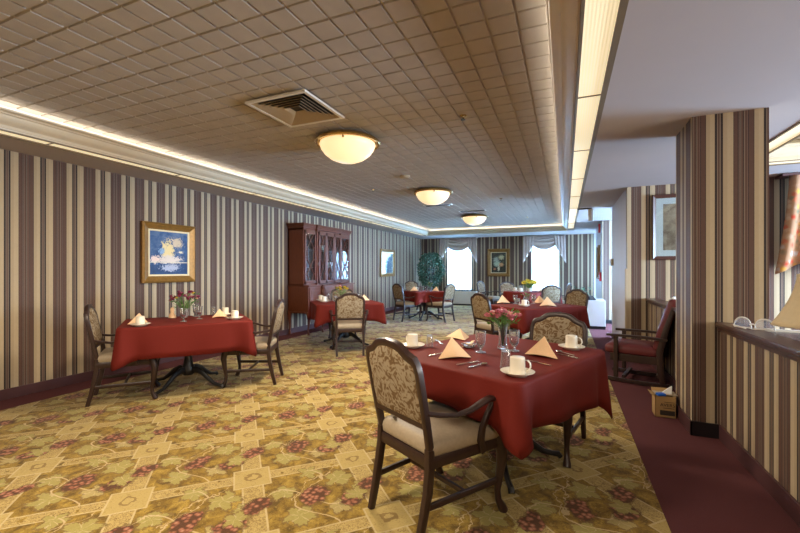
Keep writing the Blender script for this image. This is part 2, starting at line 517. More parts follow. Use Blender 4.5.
# floors
struct('floor', MB().box(XL-.1, XR+.1, YR-.1, YB+.6, -.1, 0), 'burgundy')
b = MB().box(-5.17, .52, YR+.3, YB-.45, 0, .006)
tag(b.build('area_carpet', 'carpet', smooth=False), 'gold woven carpet with grapes and vine leaves inset in burgundy floor', 'carpet')

# walls
struct('wall_left', MB().box(XL-.12, XL, YR, YB, 0, ZT+.1), 'paperL')
W1 = (-4.46, -3.45); W2 = (-1.17, -.22); WZ = (.60, 2.50)
wb = MB()
for x0, x1 in ((XL-.1, W1[0]), (W1[1], W2[0]), (W2[1], .95)): wb.box(x0, x1, YB, YB+.14, 0, ZT+.1)
for w in (W1, W2): wb.box(w[0], w[1], YB, YB+.14, 0, WZ[0]); wb.box(w[0], w[1], YB, YB+.14, WZ[1], ZT+.1)
struct('wall_back', wb, 'paperB')
struct('wall_rear', MB().box(XL-.1, XR+.1, YR-.12, YR, 0, ZT+.1), 'paperB')
# right-hand side: column, half walls, alcove wall, pale wall, recess
struct('wall_column', MB().box(.995, 1.505, 4.05, 4.58, 0, ZS), 'paperC')
struct('wall_half_near', MB().box(1.19, 1.29, YR, 4.05, 0, .925), 'paperH')
struct('wall_half_far', MB().box(1.19, 1.29, 4.58, 7.1, 0, .925), 'paperH')
for n_, y0, y1 in (('trim_1', YR, 4.05), ('trim_2', 4.58, 7.1)):
    c = MB()
    pr_ = [(-.075, 0), (.075, 0), (.085, .012), (.085, .030), (.078, .042), (-.078, .042), (-.085, .030), (-.085, .012)]
    c.prism(pr_, lambda p, q, h: (1.24+p, h, .925+q), y0, y1-.001)
    c.box(1.175, 1.305, y0, y1-.001, .895, .925)
    struct(n_, c, 'capwood', smooth=True, angle=30)
struct('wall_alcove', MB().box(.90, XR, 7.1, 7.22, 0, ZS), 'paperC')
struct('wall_right', MB().box(.90, 1.02, 7.221, 9.26, 0, ZS).box(1.02, 3.4, 9.14, 9.26, 0, ZS), 'pale')
struct('wall_recess', MB().box(.90, 3.4, 11.6, 11.72, 0, ZS), 'paperB')
struct('wall_right_far', MB().box(.90, 1.02, 11.721, 14.0, 0, ZS).box(1.02, 1.5, 13.9, 14.0, 0, ZS), 'pale')
struct('wall_recess_end', MB().box(3.4, 3.5, 9.14, 9.5, 0, ZS).box(3.4, 3.5, 11.3, 11.72, 0, ZS).box(3.4, 3.5, 9.5, 11.3, 0, .5).box(3.4, 3.5, 9.5, 11.3, 2.5, ZS), 'pale')
struct('wall_corner_end', MB().box(1.5, 1.6, 13.9, 14.3, 0, ZS).box(1.5, 1.6, 15.3, YB+.14, 0, ZS).box(1.5, 1.6, 14.3, 15.3, 0, .5).box(1.5, 1.6, 14.3, 15.3, 2.45, ZS).box(.95, 1.5, YB, YB+.14, 0, ZS), 'white')
struct('wall_far_right', MB().box(XR, XR+.12, YR, -.5, 0, ZS).box(XR, XR+.12, 6.5, 7.2, 0, ZS).box(XR, XR+.12, -.5, 6.5, 0, .8).box(XR, XR+.12, -.5, 6.5, 2.5, ZS), 'paperB')

# baseboards
bb = MB().box(XL, XL+.014, YR, YB, 0, .115)
struct('baseboard_left', bb, 'base', bevel=.003)
struct('baseboard_back', MB().box(XL, -4.3, YB-.014, YB, 0, .115).box(-3.05, .9, YB-.014, YB, 0, .115), 'base')
struct('baseboard_right', MB().box(1.176, 1.19, YR, 4.036, 0, .12).box(.981, .995, 4.036, 4.58, 0, .12).box(1.176, 1.19, 4.58, 7.1, 0, .12), 'base', bevel=.003)
struct('baseboard_column', MB().box(.981, 1.176, 4.036, 4.05, 0, .12), 'vinylblk')
struct('baseboard_alcove', MB().box(.90, 1.19, 7.086, 7.1, 0, .12), 'base')
struct('baseboard_pale', MB().box(.886, .90, 7.1, 9.26, 0, .10).box(.90, 3.4, 11.586, 11.6, 0, .10).box(.886, .90, 11.6, 14.0, 0, .10), 'vinylblk')
struct('trim_3', MB().box(.872, .906, 7.075, 7.10, .10, 1.42).box(.872, .898, 7.10, 7.13, .10, 1.42), 'tan', bevel=.003)

# ------------------------------------------------------------------ ceiling
YF = 14.2
c = MB()
c.box(XL-.1, -4.97, YR, YB+.1, ZS, ZT+.1)                 # left soffit
c.box(-4.97, .10, YF, YB+.1, ZS, ZT+.1)                   # back soffit
c.box(.285, 1.90, YR, 9.3, ZS, ZT+.1)                     # walkway soffit
c.box(.10, .285, YF, YB+.1, ZS, ZT+.1)
c.box(.285, 3.5, 9.3, YB+.6, ZS, ZT+.1)
c.box(1.90, XR+.1, 6.30, 9.3, ZS, ZT+.1)
c.box(5.6, XR+.1, YR, 6.3, ZS, ZT+.1)
struct('ceiling', c, 'paint')
# tiled coffer ceiling: raised square tiles with deep grooves
TX, TY = .176, .188
c = MB(); g = .012
c.box(-4.95, .25, YR, YF+.2, ZT+.012, ZT+.05)
i = 0
x = -.093
while x - TX > -4.97:
    y = YR + .05
    while y < YF + .1:
        dz = R.uniform(-.0012, .0012)
        x0, x1, y0, y1 = x-TX+g/2, x-g/2, y+g/2, y+TY-g/2; q = .004
        z0, z1 = ZT+dz, ZT+.014
        vs = [(x0, y0, z1), (x1, y0, z1), (x1, y1, z1), (x0, y1, z1), (x0+q, y0+q, z0), (x1-q, y0+q, z0), (x1-q, y1-q, z0), (x0+q, y1-q, z0)]
        c.add(vs, [(4, 5, 6, 7), (0, 1, 5, 4), (1, 2, 6, 5), (2, 3, 7, 6), (3, 0, 4, 7)])
        y += TY
    x -= TX
c.box(-.09, .25, YR, YF+.15, ZT+.001, ZT+.02)
me_tiles = c
o = bpy.data.meshes.new('ceiling_tiled'); o.from_pydata(c.v, [], c.f); o.materials.append(MAT['tile'])
tc_ = bpy.data.objects.new('ceiling_tiled', o); COL.objects.link(tc_); tc_['kind'] = 'structure'

CP = [(0, 0), (.012, 0), (.016, .018), (.022, .022), (.022, .045), (.034, .056), (.052, .064), (.075, .084), (.088, .108), (.092, .122), (.112, .130), (.112, .138),
      (.135, .144), (.150, .148), (.150, .165), (.140, .165), (.134, .150), (.02, .135), (0, .135)]
def crown(name, pts):
    """pts: profile origin edges as (map function, a, b)"""
    c = MB()
    for fn, a, b_ in pts: c.prism(CP, fn, a, b_)
    return struct(name, c, 'crown', smooth=True, angle=25)
crown('trim_4', [(lambda p, q, h: (-4.82+p, h, ZS+q), YR, YF+.10)])
crown('trim_5', [(lambda p, q, h: (.07-p, h, ZS+q), YR, YF+.10)])
crown('trim_6', [(lambda p, q, h: (h, YF-p, ZS+q), -4.82, .07)])
struct('trim_7', MB().box(-4.85, -4.818, YR, YF, ZS+.12, ZT+.011).box(.068, .10, YR, YF, ZS+.12, ZT+.011).box(-4.85, .10, YF-.004, YF+.03, ZS+.12, ZT+.011), 'white')
def trough(name, label, x0, x1, ys, ye, loc_out, step=1.46, off=0.0, lensmat='lens'):
    t = thing(name, label, 'light fixture', ((x0+x1)/2, 0, ZS))
    hw = (x1-x0)/2
    f = MB()
    f.box(-hw-.018, -hw, ys, ye, -.008, .05); f.box(hw, hw+.018+loc_out, ys, ye, -.008, .05)
    f.box(-hw, hw, ye, ye+.01, -.008, .05)
    y = ye
    k = 0
    while y > ys:
        y2 = max(ys, y-step)
        MB().box(-hw, hw, y2+.008, y-.008, .004, .010).build('lens_panel', lensmat, t, smooth=False)
        f.box(-hw, hw, y-.008, y+.008, -.001, .03)
        y = y2; k += 1
    f.build('trough_frame', 'trimdark', t, smooth=False)
    return t
trough('light_trough', 'long warm fluorescent light trough in soffit beside walkway', .09, .245, -2.5, 13.5, .02)
trough('light_trough', 'long thin light trough along the soffit above left striped wall', -4.965, -4.825, -2.5, 14.05, 0)
# cove tubes hidden behind the crown lip
for k, (x0, x1, y0, y1) in enumerate([(-4.745, -4.72, YR+.2, YF-.1), (-.04, -.015, YR+.2, YF-.1), (-4.7, -.05, YF-.10, YF-.075)]):
    z = ZS+.156
    tb = MB()
    if x1-x0 < .1: tb.sweep([((x0+x1)/2, y0, z), ((x0+x1)/2, y1, z)], .012, 8)
    else: tb.sweep([(x0, (y0+y1)/2, z), (x1, (y0+y1)/2, z)], .012, 8)
    tag(tb.build('cove_tube', 'tube'), ['fluorescent tube hidden behind the left ceiling moulding', 'fluorescent tube hidden behind the right ceiling moulding', 'fluorescent tube hidden behind the far ceiling moulding'][k], 'light tube')
# coffer of the neighbouring room
trough('light_trough', 'fluorescent light trough in the neighbouring room ceiling beyond the column', 1.92, 2.08, -2.5, 5.9, 0)
c = MB(); c.prism(CP, lambda p, q, h: (2.10+p, h, ZS+q), YR, 5.95)
c.prism(CP, lambda p, q, h: (h, 6.10-p*1.0, ZS+q), 2.1, 5.6)
struct('trim_8', c, 'crown', smooth=True, angle=25)
t = thing('light_trough', 'fluorescent light trough crossing the far side of the neighbouring room', 'light fixture', (3.85, 6.19, ZS))
MB().box(-1.95, 1.75, -.08, .08, .004, .012).build('lens_panel', 'lens', t, smooth=False)
MB().box(-1.95, 1.75, -.10, -.08, -.008, .05).box(-1.95, 1.75, .08, .11, -.008, .05).build('trough_frame', 'trimdark', t, smooth=False)
struct('ceiling_side', MB().box(1.90, 5.7, YR, 6.4, ZT+.0, ZT+.06), 'crown')
struct('trim_9', MB().box(1.895, 2.10, YR, 6.3, ZS+.05, ZT+.02).box(2.1, 5.6, 6.10, 6.3, ZS+.05, ZT+.02).box(5.6, 5.62, YR, 6.3, ZS, ZT), 'crown')
struct('trim_10', MB().box(.07, .285, YR, YF, ZS+.05, ZS+.08).box(-4.97, -4.82, YR, YF, ZS+.05, ZS+.08), 'white')

# dome lamps
dl = thing('ceiling_dome_light', '', 'ceiling light', (-2.33, 4.00, ZT))
MB().lathe([(0, -.001), (.30, -.001), (.34, -.02), (.372, -.045), (.378, -.062), (.366, -.075), (.345, -.070), (.33, -.05), (.0, -.045)], 48).build('brass_rim', 'brass', dl)
MB().lathe([(.318, -.068), (.322, -.085), (.305, -.13), (.265, -.185), (.20, -.235), (.12, -.268), (.05, -.281), (0, -.284)], 48).build('glass_bowl', 'bowl', dl)
for k in range(3):
    a = k*2*PI/3 + .9
    MB().lathe([(0, -.10), (.010, -.098), (.012, -.085), (.006, -.07), (0, -.07)], 10, (.335*math.cos(a), .335*math.sin(a), 0)).build('clip', 'brass', dl)
kids(dl); used = []
for y, lb in ((4.00, 'large brass-rimmed glowing glass dome light nearest the camera, beside the square vent'), (7.21, 'middle one of the three brass-rimmed glass dome ceiling lights'), (10.96, 'farthest and smallest of the three glass dome ceiling lights'), ):
    place(dl, used, (-2.33, y, ZT-.0), 0, lb, 'dome ceiling lights')
# square diffuser
v = thing('air_vent', 'square white louvred air diffuser set in the tiled ceiling', 'vent', (-2.33, 3.06, ZT))
f = MB(); s_, w_ = .325, .030
for a in range(4):
    m_ = Matrix.Rotation(a*PI/2, 4, 'Z')
    f.prism([(-s_, -s_), (s_, -s_), (s_-w_, -s_+w_), (-s_+w_, -s_+w_)], lambda p, q, h, m_=m_: tuple(m_ @ Vector((p, q, h))), -.03, -.012)
f.build('vent_frame', 'white', v, smooth=False)
lv = MB()
for k in range(6):
    r1 = s_-w_-.008-k*.040
    for a in range(4):
        m_ = Matrix.Rotation(a*PI/2, 4, 'Z')
        r0 = max(r1-.030, .004)
        lv.add([(-r1, -r1, -.024), (r1, -r1, -.024), (r0, -r0, .000), (-r0, -r0, .000), (-r1, -r1, -.028), (r1, -r1, -.028), (r0, -r0, -.004), (-r0, -r0, -.004)],
               [(0, 1, 2, 3), (7, 6, 5, 4), (0, 4, 5, 1), (3, 2, 6, 7)], m_)
lv.build('louvre', 'tan', v, smooth=False)
MB().box(-.27, .27, -.27, .27, .000, .004).build('duct', 'black', v, smooth=False)
for o in list(COL.objects):
    if o.parent == v: o.location.z = -.006
# small ceiling items
def sprinkler(x, y, lb):
    t = thing('fire_sprinkler', lb, 'sprinkler', (x, y, ZT))
    MB().lathe([(0, -.001), (.035, -.001), (.035, -.006), (.012, -.010), (.010, -.022), (0, -.022)], 16).build('escutcheon', 'brass', t)
    MB().lathe([(0, -.022), (.006, -.022), (.006, -.038), (.022, -.040), (.022, -.044), (0, -.044)], 12).build('deflector', 'black', t)
for x, y, lb in ((-.93, 3.85, 'small dark fire sprinkler in ceiling tiles nearest the camera'), (-1.26, 8.6, 'small fire sprinkler on tiles between the middle and far dome lights, right side'), (-3.35, 6.7, 'small fire sprinkler on tiles left of the middle dome light'), (-1.0, 11.9, 'tiny fire sprinkler on tiles right of the farthest dome light')):
    sprinkler(x, y, lb)
tag(MB().lathe([(0, -.001), (.085, -.001), (.085, -.02), (.06, -.04), (0, -.042)], 24, (-2.40, 5.95, ZT)).build('smoke_detector', 'tan'), 'round beige smoke detector between the two nearer dome lights', 'smoke detector')
for x, y, lb in ((-2.75, 8.9, 'flat rectangular ceiling register left of and behind the middle dome light'), (-2.2, 10.1, 'flat rectangular ceiling register between the middle and far dome lights')):
    t = thing('ceiling_register', lb, 'vent', (x, y, ZT))
    MB().box(-.34, .34, -.10, .10, -.012, -.001).build('register_frame', 'white', t, smooth=False)
    s2 = MB()
    for k in range(6): s2.box(-.31, .31, -.08+k*.028, -.07+k*.028, -.016, -.012)
    s2.build('slot', 'black', t, smooth=False)
# emergency fixture over walkway
t = thing('ceiling_spotlight', 'white cylinder light hanging under the walkway soffit near the far end', 'light fixture', (.50, 9.19, ZS))
MB().box(-.26, .02, -.02, .02, -.022, -.001).build('track', 'black', t, smooth=False)
MB().lathe([(0, -.02), (.05, -.02), (.055, -.04), (.055, -.25), (.05, -.27), (0, -.27)], 20).build('lamp_head', 'white', t)

# ------------------------------------------------------------------ windows
def window(n_, w, y, bottom, top):
    t = bpy.data.objects.new('window_%d' % n_, None); COL.objects.link(t); t['kind'] = 'structure'
    t.location = ((w[0]+w[1])/2, y+.08, bottom)
    hw = (w[1]-w[0])/2; h = top-bottom
    f = MB()
    for a, b_ in ((-hw, -hw+.05), (hw-.05, hw), (-.02, .02)): f.box(a, b_, -.02, .03, 0, h)
    for a, b_ in ((0, .05), (h-.05, h), (h/2-.02, h/2+.02)): f.box(-hw, hw, -.021, .031, a, b_)
    f.build('window_frame', 'white', t, smooth=False)
    MB().box(-hw+.04, hw-.04, .002, .006, .04, h-.04).build('window_glass', 'pane', t, smooth=False)
window(1, W1, YB, *WZ); window(2, W2, YB, *WZ)
def sheer_curtain(w, lb, y, bottom, top, axis='x'):
    hw = (w[1]-w[0])/2; cx = (w[0]+w[1])/2
    def fn(a, b_):
        x = (a*2-1)*hw
        d = .022*math.sin(x*58+1.3*math.sin(x*9)) + .012*math.sin(x*23)
        z = bottom+(top-bottom)*b_
        return (cx+x, y+d, z) if axis == 'x' else (y+d, cx+x, z)
    tag(MB().grid(fn, 110, 10).build('sheer_curtain', 'sheer', angle=180), lb, 'curtain')
sheer_curtain((W1[0]+.02, W1[1]-.02), 'white sheer curtain glowing in the left far window', YB-.05, .60, 2.52)
sheer_curtain((W2[0]+.0, W2[1]-.0), 'white sheer curtain glowing in the right far window', YB-.05, .62, 2.52)
sheer_curtain((9.35, 11.45), 'white sheer curtain over the side window of the recess', 3.34, .45, 2.5, 'y')
sheer_curtain((14.25, 15.35), 'white sheer curtain at the end of the right-hand passage', 1.45, .45, 2.5, 'y')
def valance(cx, hw, lb):
    t = thing('window_swag', lb, 'valance', (cx, YB-.10, 2.68))
    def sw(u, v_):
        x = (u*2-1)*(hw-.02)
        sag = .16+.33*v_
        z = -sag*(1-abs(u*2-1)**2.2)*v_**.75 - .03*v_ - .01
        fold = .030*math.sin(v_*PI*7)*(1-abs(u*2-1)**3)
        return (x, -.04-.05*math.sin(v_*PI)-fold-.02*v_, z)
    MB().grid(sw, 28, 42).build('swag', 'valance', t, angle=180)
    for sd in (-1, 1):
        def jb(u, v_, sd=sd):
            x = sd*(hw+.03 - u*.42)
            L = 1.02 - .74*(math.floor(u*4.0)/4.0) - .14*((u*4.0) % 1.0)
            z = -.0 - L*v_
            return (x + sd*.03*v_, -.085-.028*math.sin(u*4*2*PI)-.015, z)
        MB().grid(jb, 40, 6).build('jabot', 'valance', t, solid=.004, angle=180)
    MB().box(-hw-.04, hw+.04, -.04, .09, -.02, .015).build('mounting_board', 'valance', t, smooth=False)
valance((W1[0]+W1[1])/2-.02, .72, 'taupe swag and jabot valance over the left far window')
valance((W2[0]+W2[1])/2-.02, .69, 'taupe swag and jabot valance over the right far window')
# floral curtain of the neighbouring room
t = thing('floral_curtain', 'orange and cream floral curtain hanging behind the table lamp', 'curtain', (2.79, 6.98, 2.66))
def fc(u, v_):
    L = 1.32 - .16*((u*3) % 1.0)
    x = -.02 - .15*v_**1.5*(1-u) + u*.75
    return (x, -.09-.05*math.sin(u*3*2*PI), -L*v_)
MB().grid(fc, 44, 12).build('drape', 'floral', t, solid=.006, angle=180)
MB().box(-.1, .9, -.13, .1, 0, .03).build('mounting_board', 'base', t, smooth=False)

# ------------------------------------------------------------------ pictures
def picture(name, lb, loc, rz, w, h, fw, depth, fmat, art, liner=.025, glazed=False, mat_w=0):
    t = thing(name, lb, 'picture', loc, rz)          # local: x across, -y outward, z up, origin centre
    f = MB()
    pf = [(0, 0), (0, depth*.7), (.25, depth), (.5, depth*.75), (.75, depth*.55), (1, depth*.35), (1, 0)]
    def ring(o_w, o_h, i_w, i_h, prof, mat, nm, par):
        vs, fs = [], []
        corners = [(-1, -1), (1, -1), (1, 1), (-1, 1)]
        for cx, cz in corners:
            for s, d in prof:
                vs.append((cx*(o_w+(i_w-o_w)*s), -d, cz*(o_h+(i_h-o_h)*s)))
        n = len(prof)
        for k in range(4):
            l = (k+1) % 4
            for j in range(n-1): fs.append((k*n+j, l*n+j, l*n+j+1, k*n+j+1))
        return MB().add(vs, fs).build(nm, mat, par, smooth=True, angle=20)
    ring(w/2, h/2, w/2-fw, h/2-fw, pf, fmat, 'picture_frame', t)
    iw, ih = w/2-fw, h/2-fw
    if liner:
        ring(iw, ih, iw-liner, ih-liner, [(0, 0), (0, depth*.4), (1, depth*.3), (1, 0)], 'liner', 'frame_liner', t)
        iw -= liner; ih -= liner
    if mat_w:
        ring(iw, ih, iw-mat_w, ih-mat_w, [(0, .004), (0, .012), (1, .010), (1, .004)], 'paper', 'picture_mount', t)
        iw -= mat_w; ih -= mat_w
    o = MB().box(-iw, iw, -.010, -.002, -ih, ih).build('painting', painting('picture ' + name + art, art), t, smooth=False)
    if glazed: MB().box(-w/2+fw, w/2-fw, -.020, -.017, -h/2+fw, h/2-fw).build('picture_glass', 'pane', t, smooth=False)
    return t
picture('framed_painting', 'gilt-framed blue still life painting on the left striped wall above the table', (XL+.012, 4.195, 1.655), PI/2, .87, .89, .10, .055, 'gold', 'blue')
picture('framed_painting', 'small gilt-framed pale blue picture on left wall beyond the china cabinet', (XL+.012, 12.2, 1.64), PI/2, 1.10, .92, .10, .05, 'gold', 'pale', glazed=True)
picture('framed_painting', 'gilt-framed dark flower painting on the back wall between the two windows', (-2.39, YB-.012, 1.69), 0, .86, 1.08, .13, .06, 'gold', 'dark')
picture('framed_picture', 'dark wood framed matted picture on the striped wall behind the column', (1.62, 7.088, 2.05), 0, .78, .99, .055, .035, 'walnutframe', 'sepia', liner=0, glazed=True, mat_w=.09)
picture('framed_picture', 'narrow gold framed picture seen edge-on on the far grey wall', (.888, 12.6, 1.62), -PI/2, .75, .95, .05, .04, 'gold', 'pale', glazed=True)
for y, z, lb in ((12.2, 2.55, 'red fire alarm horn above the edge-on picture at far right'), (11.9, 1.22, 'red fire alarm pull box below the edge-on picture at far right')):
    t = thing('fire_alarm', lb, 'fire alarm', (.899, y, z))
    MB().box(-.05, .002, -.07, .07, -.12, .12).build('alarm_housing', 'red', t, smooth=False, bevel=.006)
    MB().box(-.056, -.05, -.045, .045, -.03, .05).build('alarm_face', 'white', t, smooth=False)
t = thing('thermostat', 'small tan thermostat box on the corner of the pale wall', 'thermostat', (.899, 9.10, 1.56))
MB().box(-.045, .002, -.09, .09, -.07, .07).build('thermostat_cover', 'tan', t, smooth=False, bevel=.008)
MB().box(-.050, -.045, -.03, .03, -.02, .02).build('thermostat_dial', 'black', t, smooth=False)

# ------------------------------------------------------------------ china cabinet  (front faces +X)
cab = thing('china_cabinet', 'mahogany breakfront china cabinet with latticed glass doors on the left wall', 'cabinet', (XL+.015, 7.0, 0))
CW = 1.95
def lower(): # body with breakfront
    m = MB()
    m.box(.0, .53, 0, CW, .50, 1.045); m.box(.53, .57, .48, CW-.48, .50, 1.045)
    m.box(-.0, .56, -.02, CW+.02, 1.045, 1.07); m.box(.5, .60, .46, CW-.46, 1.045, 1.07)
    m.box(0, .55, -.012, CW+.012, .47, .50); m.box(.5, .59, .47, CW-.47, .47, .50)
    return m
lower().build('cabinet_base', 'mahog', cab, smooth=False, bevel=.004)
up = MB()
up.box(0, .40, 0, .03, 1.07, 2.30); up.box(0, .40, CW-.03, CW, 1.07, 2.30); up.box(0, .02, 0, CW, 1.07, 2.30)
up.box(0, .40, 0, CW, 2.27, 2.30); up.box(0, .40, 0, CW, 1.07, 1.09)
for y in (.47, CW-.47): up.box(.05, .44, y-.02, y+.02, 1.07, 2.30)
for z in (1.45, 1.85): up.box(.02, .36, .03, CW-.03, z, z+.015)
up.build('cabinet_hutch', 'mahog', cab, smooth=False)
co = MB()
for z0, z1, e in ((2.30, 2.33, .015), (2.33, 2.36, .03), (2.36, 2.385, .05), (2.385, 2.41, .06)):
    co.box(0, .40+e, -e, CW+e, z0, z1); co.box(.3, .44+e, .45-e, CW-.45+e, z0, z1)
co.build('cornice', 'mahog', cab, smooth=False, bevel=.006)
def lattice_door(y0, y1, x):
    d = MB(); st = .048
    d.box(x, x+.022, y0, y0+st, 1.10, 2.265); d.box(x, x+.022, y1-st, y1, 1.10, 2.265)
    d.box(x, x+.022, y0, y1, 1.10, 1.17); d.box(x, x+.022, y0, y1, 2.19, 2.265)
    door = d.build('glass_door', 'mahog', cab, smooth=False)
    a, b_ = y0+st, y1-st; cy = (a+b_)/2; w = (b_-a)
    g = MB()
    def bar(p, q): g.sweep([(x+.014, *p), (x+.014, *q)], .010, 6)
    z0, z1 = 1.17, 2.19; h = z1-z0
    for s_ in (-1, 1):
        P_ = [(s_*.34, 1.0), (0, .85), (-s_*.34, .71), (-s_*.34, .45), (0, .31), (s_*.36, .14), (s_*.16, 0)]
        for p, q in zip(P_, P_[1:]): bar((cy+p[0]*w, z0+p[1]*h), (cy+q[0]*w, z0+q[1]*h))
        for zz in (.71, .45, .14): bar((cy+s_*.35*w, z0+zz*h), (cy+s_*.5*w, z0+zz*h))
    g.build('door_lattice', 'mahog', door)
    MB().box(x+.004, x+.008, a, b_, 1.17, 2.19).build('door_pane', 'pane', door, smooth=False)
    return door
for y0, y1, x in ((.03, .45, .40), (.50, .80, .44), (.81, 1.14, .44), (1.15, 1.45, .44), (1.50, 1.92, .40)): lattice_door(y0, y1, x)
for y0, y1, x in ((.03, .45, .53), (.51, .96, .57), (.99, 1.44, .57), (1.50, 1.92, .53)):
    d = MB().box(x, x+.018, y0, y1, .53, 1.02).box(x+.018, x+.024, y0+.05, y1-.05, .60, .95)
    dd = d.build('cupboard_door', 'mahog', cab, smooth=False, bevel=.004)
    MB().lathe([(0, 0), (.012, 0), (.008, .008), (.014, .018), (.010, .026), (0, .028)], 12, mat=Matrix.Translation((x+.024, (y1-.06), .80)) @ Matrix.Rotation(PI/2, 4, 'Y')).build('knob', 'brass', dd)
for x, y in ((.03, .02), (.50, .02), (.54, .50), (.54, CW-.50), (.50, CW-.02), (.03, CW-.02)):
    sx = 1 if x > .1 else -0
    MB().sweep([(x, y, .49), (x+.02*sx, y, .43), (x+.035*sx, y, .34), (x+.02*sx, y, .20), (x+.0*sx, y, .09), (x+.015*sx, y, .04), (x+.03*sx, y, .002)],
               [.045, .045, .036, .022, .018, .026, .034], 10, side=(1, 0, 0)).build('cabinet_leg', 'mahog', cab)
for s, y in ((1, .47), (1, CW-.47)):
    m = MB()
    m.sweep([(.57+.012*math.sin(z*45), y, z) for z in [.52+.02*k for k in range(26)]], .020, 8)
    m.build('carved_post', 'mahog', cab)
# china inside
for k, (y, z, r) in enumerate(((.24, 1.466, .07), (.70, 1.466, .09), (1.0, 1.866, .08), (1.3, 1.466, .09), (1.72, 1.466, .07), (.24, 1.866, .06))):
    tag(MB().lathe([(0, 0), (r*.4, 0), (r, .05), (r*1.02, .12), (r*.95, .12), (r*.9, .055), (0, .012)], 20, (XL+.22, 7.0+y, z)).build('china_bowl', 'china'),
        ['white bowl on lower cabinet shelf nearest the camera', 'white bowl on lower shelf behind second cabinet door', 'white bowl on upper shelf behind middle cabinet door', 'white bowl on lower shelf behind fourth cabinet door', 'white bowl on lower shelf at far end of cabinet', 'white bowl on upper cabinet shelf nearest the camera'][k], 'bowl')

# ------------------------------------------------------------------ dining chair (faces +Y)
def back_y(z): return -.235 - .20*(z-.47) if z > .47 else -.235
CREST = [(x*.89, z) for x, z in [(.247, .60), (.250, .70), (.252, .80), (.251, .88), (.243, .918), (.222, .938), (.195, .945), (.165, .955), (.140, .972), (.110, .990), (.070, 1.000), (.0, 1.006)]]
def make_chair():
    t = thing('dining_chair', '', 'chair')
    for s in (-1, 1):
        MB().sweep([(s*.212, -.315, 0), (s*.216, -.285, .12), (s*.220, -.255, .26), (s*.216, -.238, .38), (s*.214, -.236, .475)],
                   [(.017, .019), (.018, .021), (.020, .023), (.021, .024), (.021, .024)], 10, side=(1, 0, 0), sq=True).build('leg', 'chairwood', t)
    for s in (-1, 1):
        MB().sweep([(s*.250, .245, .445), (s*.262, .262, .40), (s*.270, .272, .34), (s*.264, .262, .24), (s*.256, .246, .13), (s*.258, .252, .07), (s*.266, .272, .03), (s*.270, .285, .002)],
                   [.034, .036, .033, .025, .0185, .019, .026, .027], 12, side=(1, 0, 0), sq=False).build('leg', 'chairwood', t)
    fr = MB()
    y0, y1, z0, z1 = -.245, .262, .375, .44
    fr.sweep([(-.222, y0, .408), (-.258, y1, .408)], (.032, .014), 8, side=(0, 0, 1), sq=True)
    fr.sweep([(.222, y0, .408), (.258, y1, .408)], (.032, .014), 8, side=(0, 0, 1), sq=True)
    fr.sweep([(-.225, y0+.005, .408), (.225, y0+.005, .408)], (.032, .014), 8, side=(0, 0, 1), sq=True)
    fr.sweep([(-.255, y1, .408), (-.13, y1+.022, .408), (0, y1+.028, .408), (.13, y1+.022, .408), (.255, y1, .408)], (.032, .014), 8, side=(0, 0, 1), sq=True)
    fr.build('seat_frame', 'chairwood', t)
    st = MB()
    for s in (-1, 1): st.sweep([(s*.218, -.272, .185), (s*.256, .246, .185)], (.017, .011), 8, side=(0, 0, 1), sq=True)
    st.sweep([(-.24, -.0, .185), (.24, -.0, .185)], (.015, .010), 8, side=(0, 0, 1), sq=True)
    st.build('stretcher', 'chairwood', t)
    # seat cushion
    ol = []
    for (cx, cy, r, a0) in ((.235, .245, .045, 0), (-.235, .245, .045, 90), (-.205, -.215, .03, 180), (.205, -.215, .03, 270)):
        for k in range(7):
            a = math.radians(a0+15*k); ol.append((cx+r*math.cos(a), cy+r*math.sin(a)))
    full = []
    for i in range(len(ol)):
        p, q = ol[i], ol[(i+1) % len(ol)]
        full.append(p)
        if math.dist(p, q) > .1:
            for k in (1, 2, 3): 
                f_ = k/4; mx, my = p[0]+(q[0]-p[0])*f_, p[1]+(q[1]-p[1])*f_
                if my > .2: my += .02*math.sin(f_*PI)
                full.append((mx, my))
    MB().cushion(full, [(.97, .436), (1.0, .448), (1.005, .475), (.985, .497), (.93, .512), (.80, .522), (.5, .529)], .531).build('seat', 'seat', t, angle=60)
    # back frame
    path = [(-.214, .47), (-.217, .53)] + [(-x, z) for x, z in CREST] + [(x, z) for x, z in reversed(CREST[:-1])] + [(.217, .53), (.214, .47)]
    bf = MB()
    rr = []
    for x, z in path: rr.append((.018+.006*(z > .93), .020))
    bf.sweep([(x, back_y(z), z) for x, z in path], [(b_, a) for a, b_ in rr], 10, side=(0, 1, .2), sq=True)
    bf.sweep([(-.22, back_y(.60), .60), (.22, back_y(.60), .60)], (.020, .018), 8, side=(0, 0, 1), sq=True)
    bf.build('back_frame', 'chairwood', t)
    # upholstered back panel
    inn = [(x-.010, z-.006 if z > .93 else z) for x, z in CREST]
    poly = [(-x, z) for x, z in inn] + [(x, z) for x, z in reversed(inn[:-1])]
    poly = [(-.206, .605)] + poly[1:-1] + [(.206, .605)]
    n = len(poly)
    vs, fs = [], []
    cz = .80
    for side in (-1, 1):
        for ins, off in ((1, .010), (.93, .020), (.75, .027), (.4, .030)):
            for x, z in poly:
                xx = x*ins; zz = cz+(z-cz)*ins
                vs.append((xx, back_y(zz)+side*off, zz))
        vs.append((0, back_y(cz)+side*.031, cz))
    blk = 4*n+1
    for sd in (0, 1):
        for r_ in range(3):
            for i in range(n):
                j = (i+1) % n
                fs.append((sd*blk+r_*n+i, sd*blk+r_*n+j, sd*blk+(r_+1)*n+j, sd*blk+(r_+1)*n+i))
        for i in range(n): fs.append((sd*blk+3*n+i, sd*blk+3*n+(i+1) % n, sd*blk+4*n))
    for i in range(n): fs.append((i, (i+1) % n, blk+(i+1) % n, blk+i))
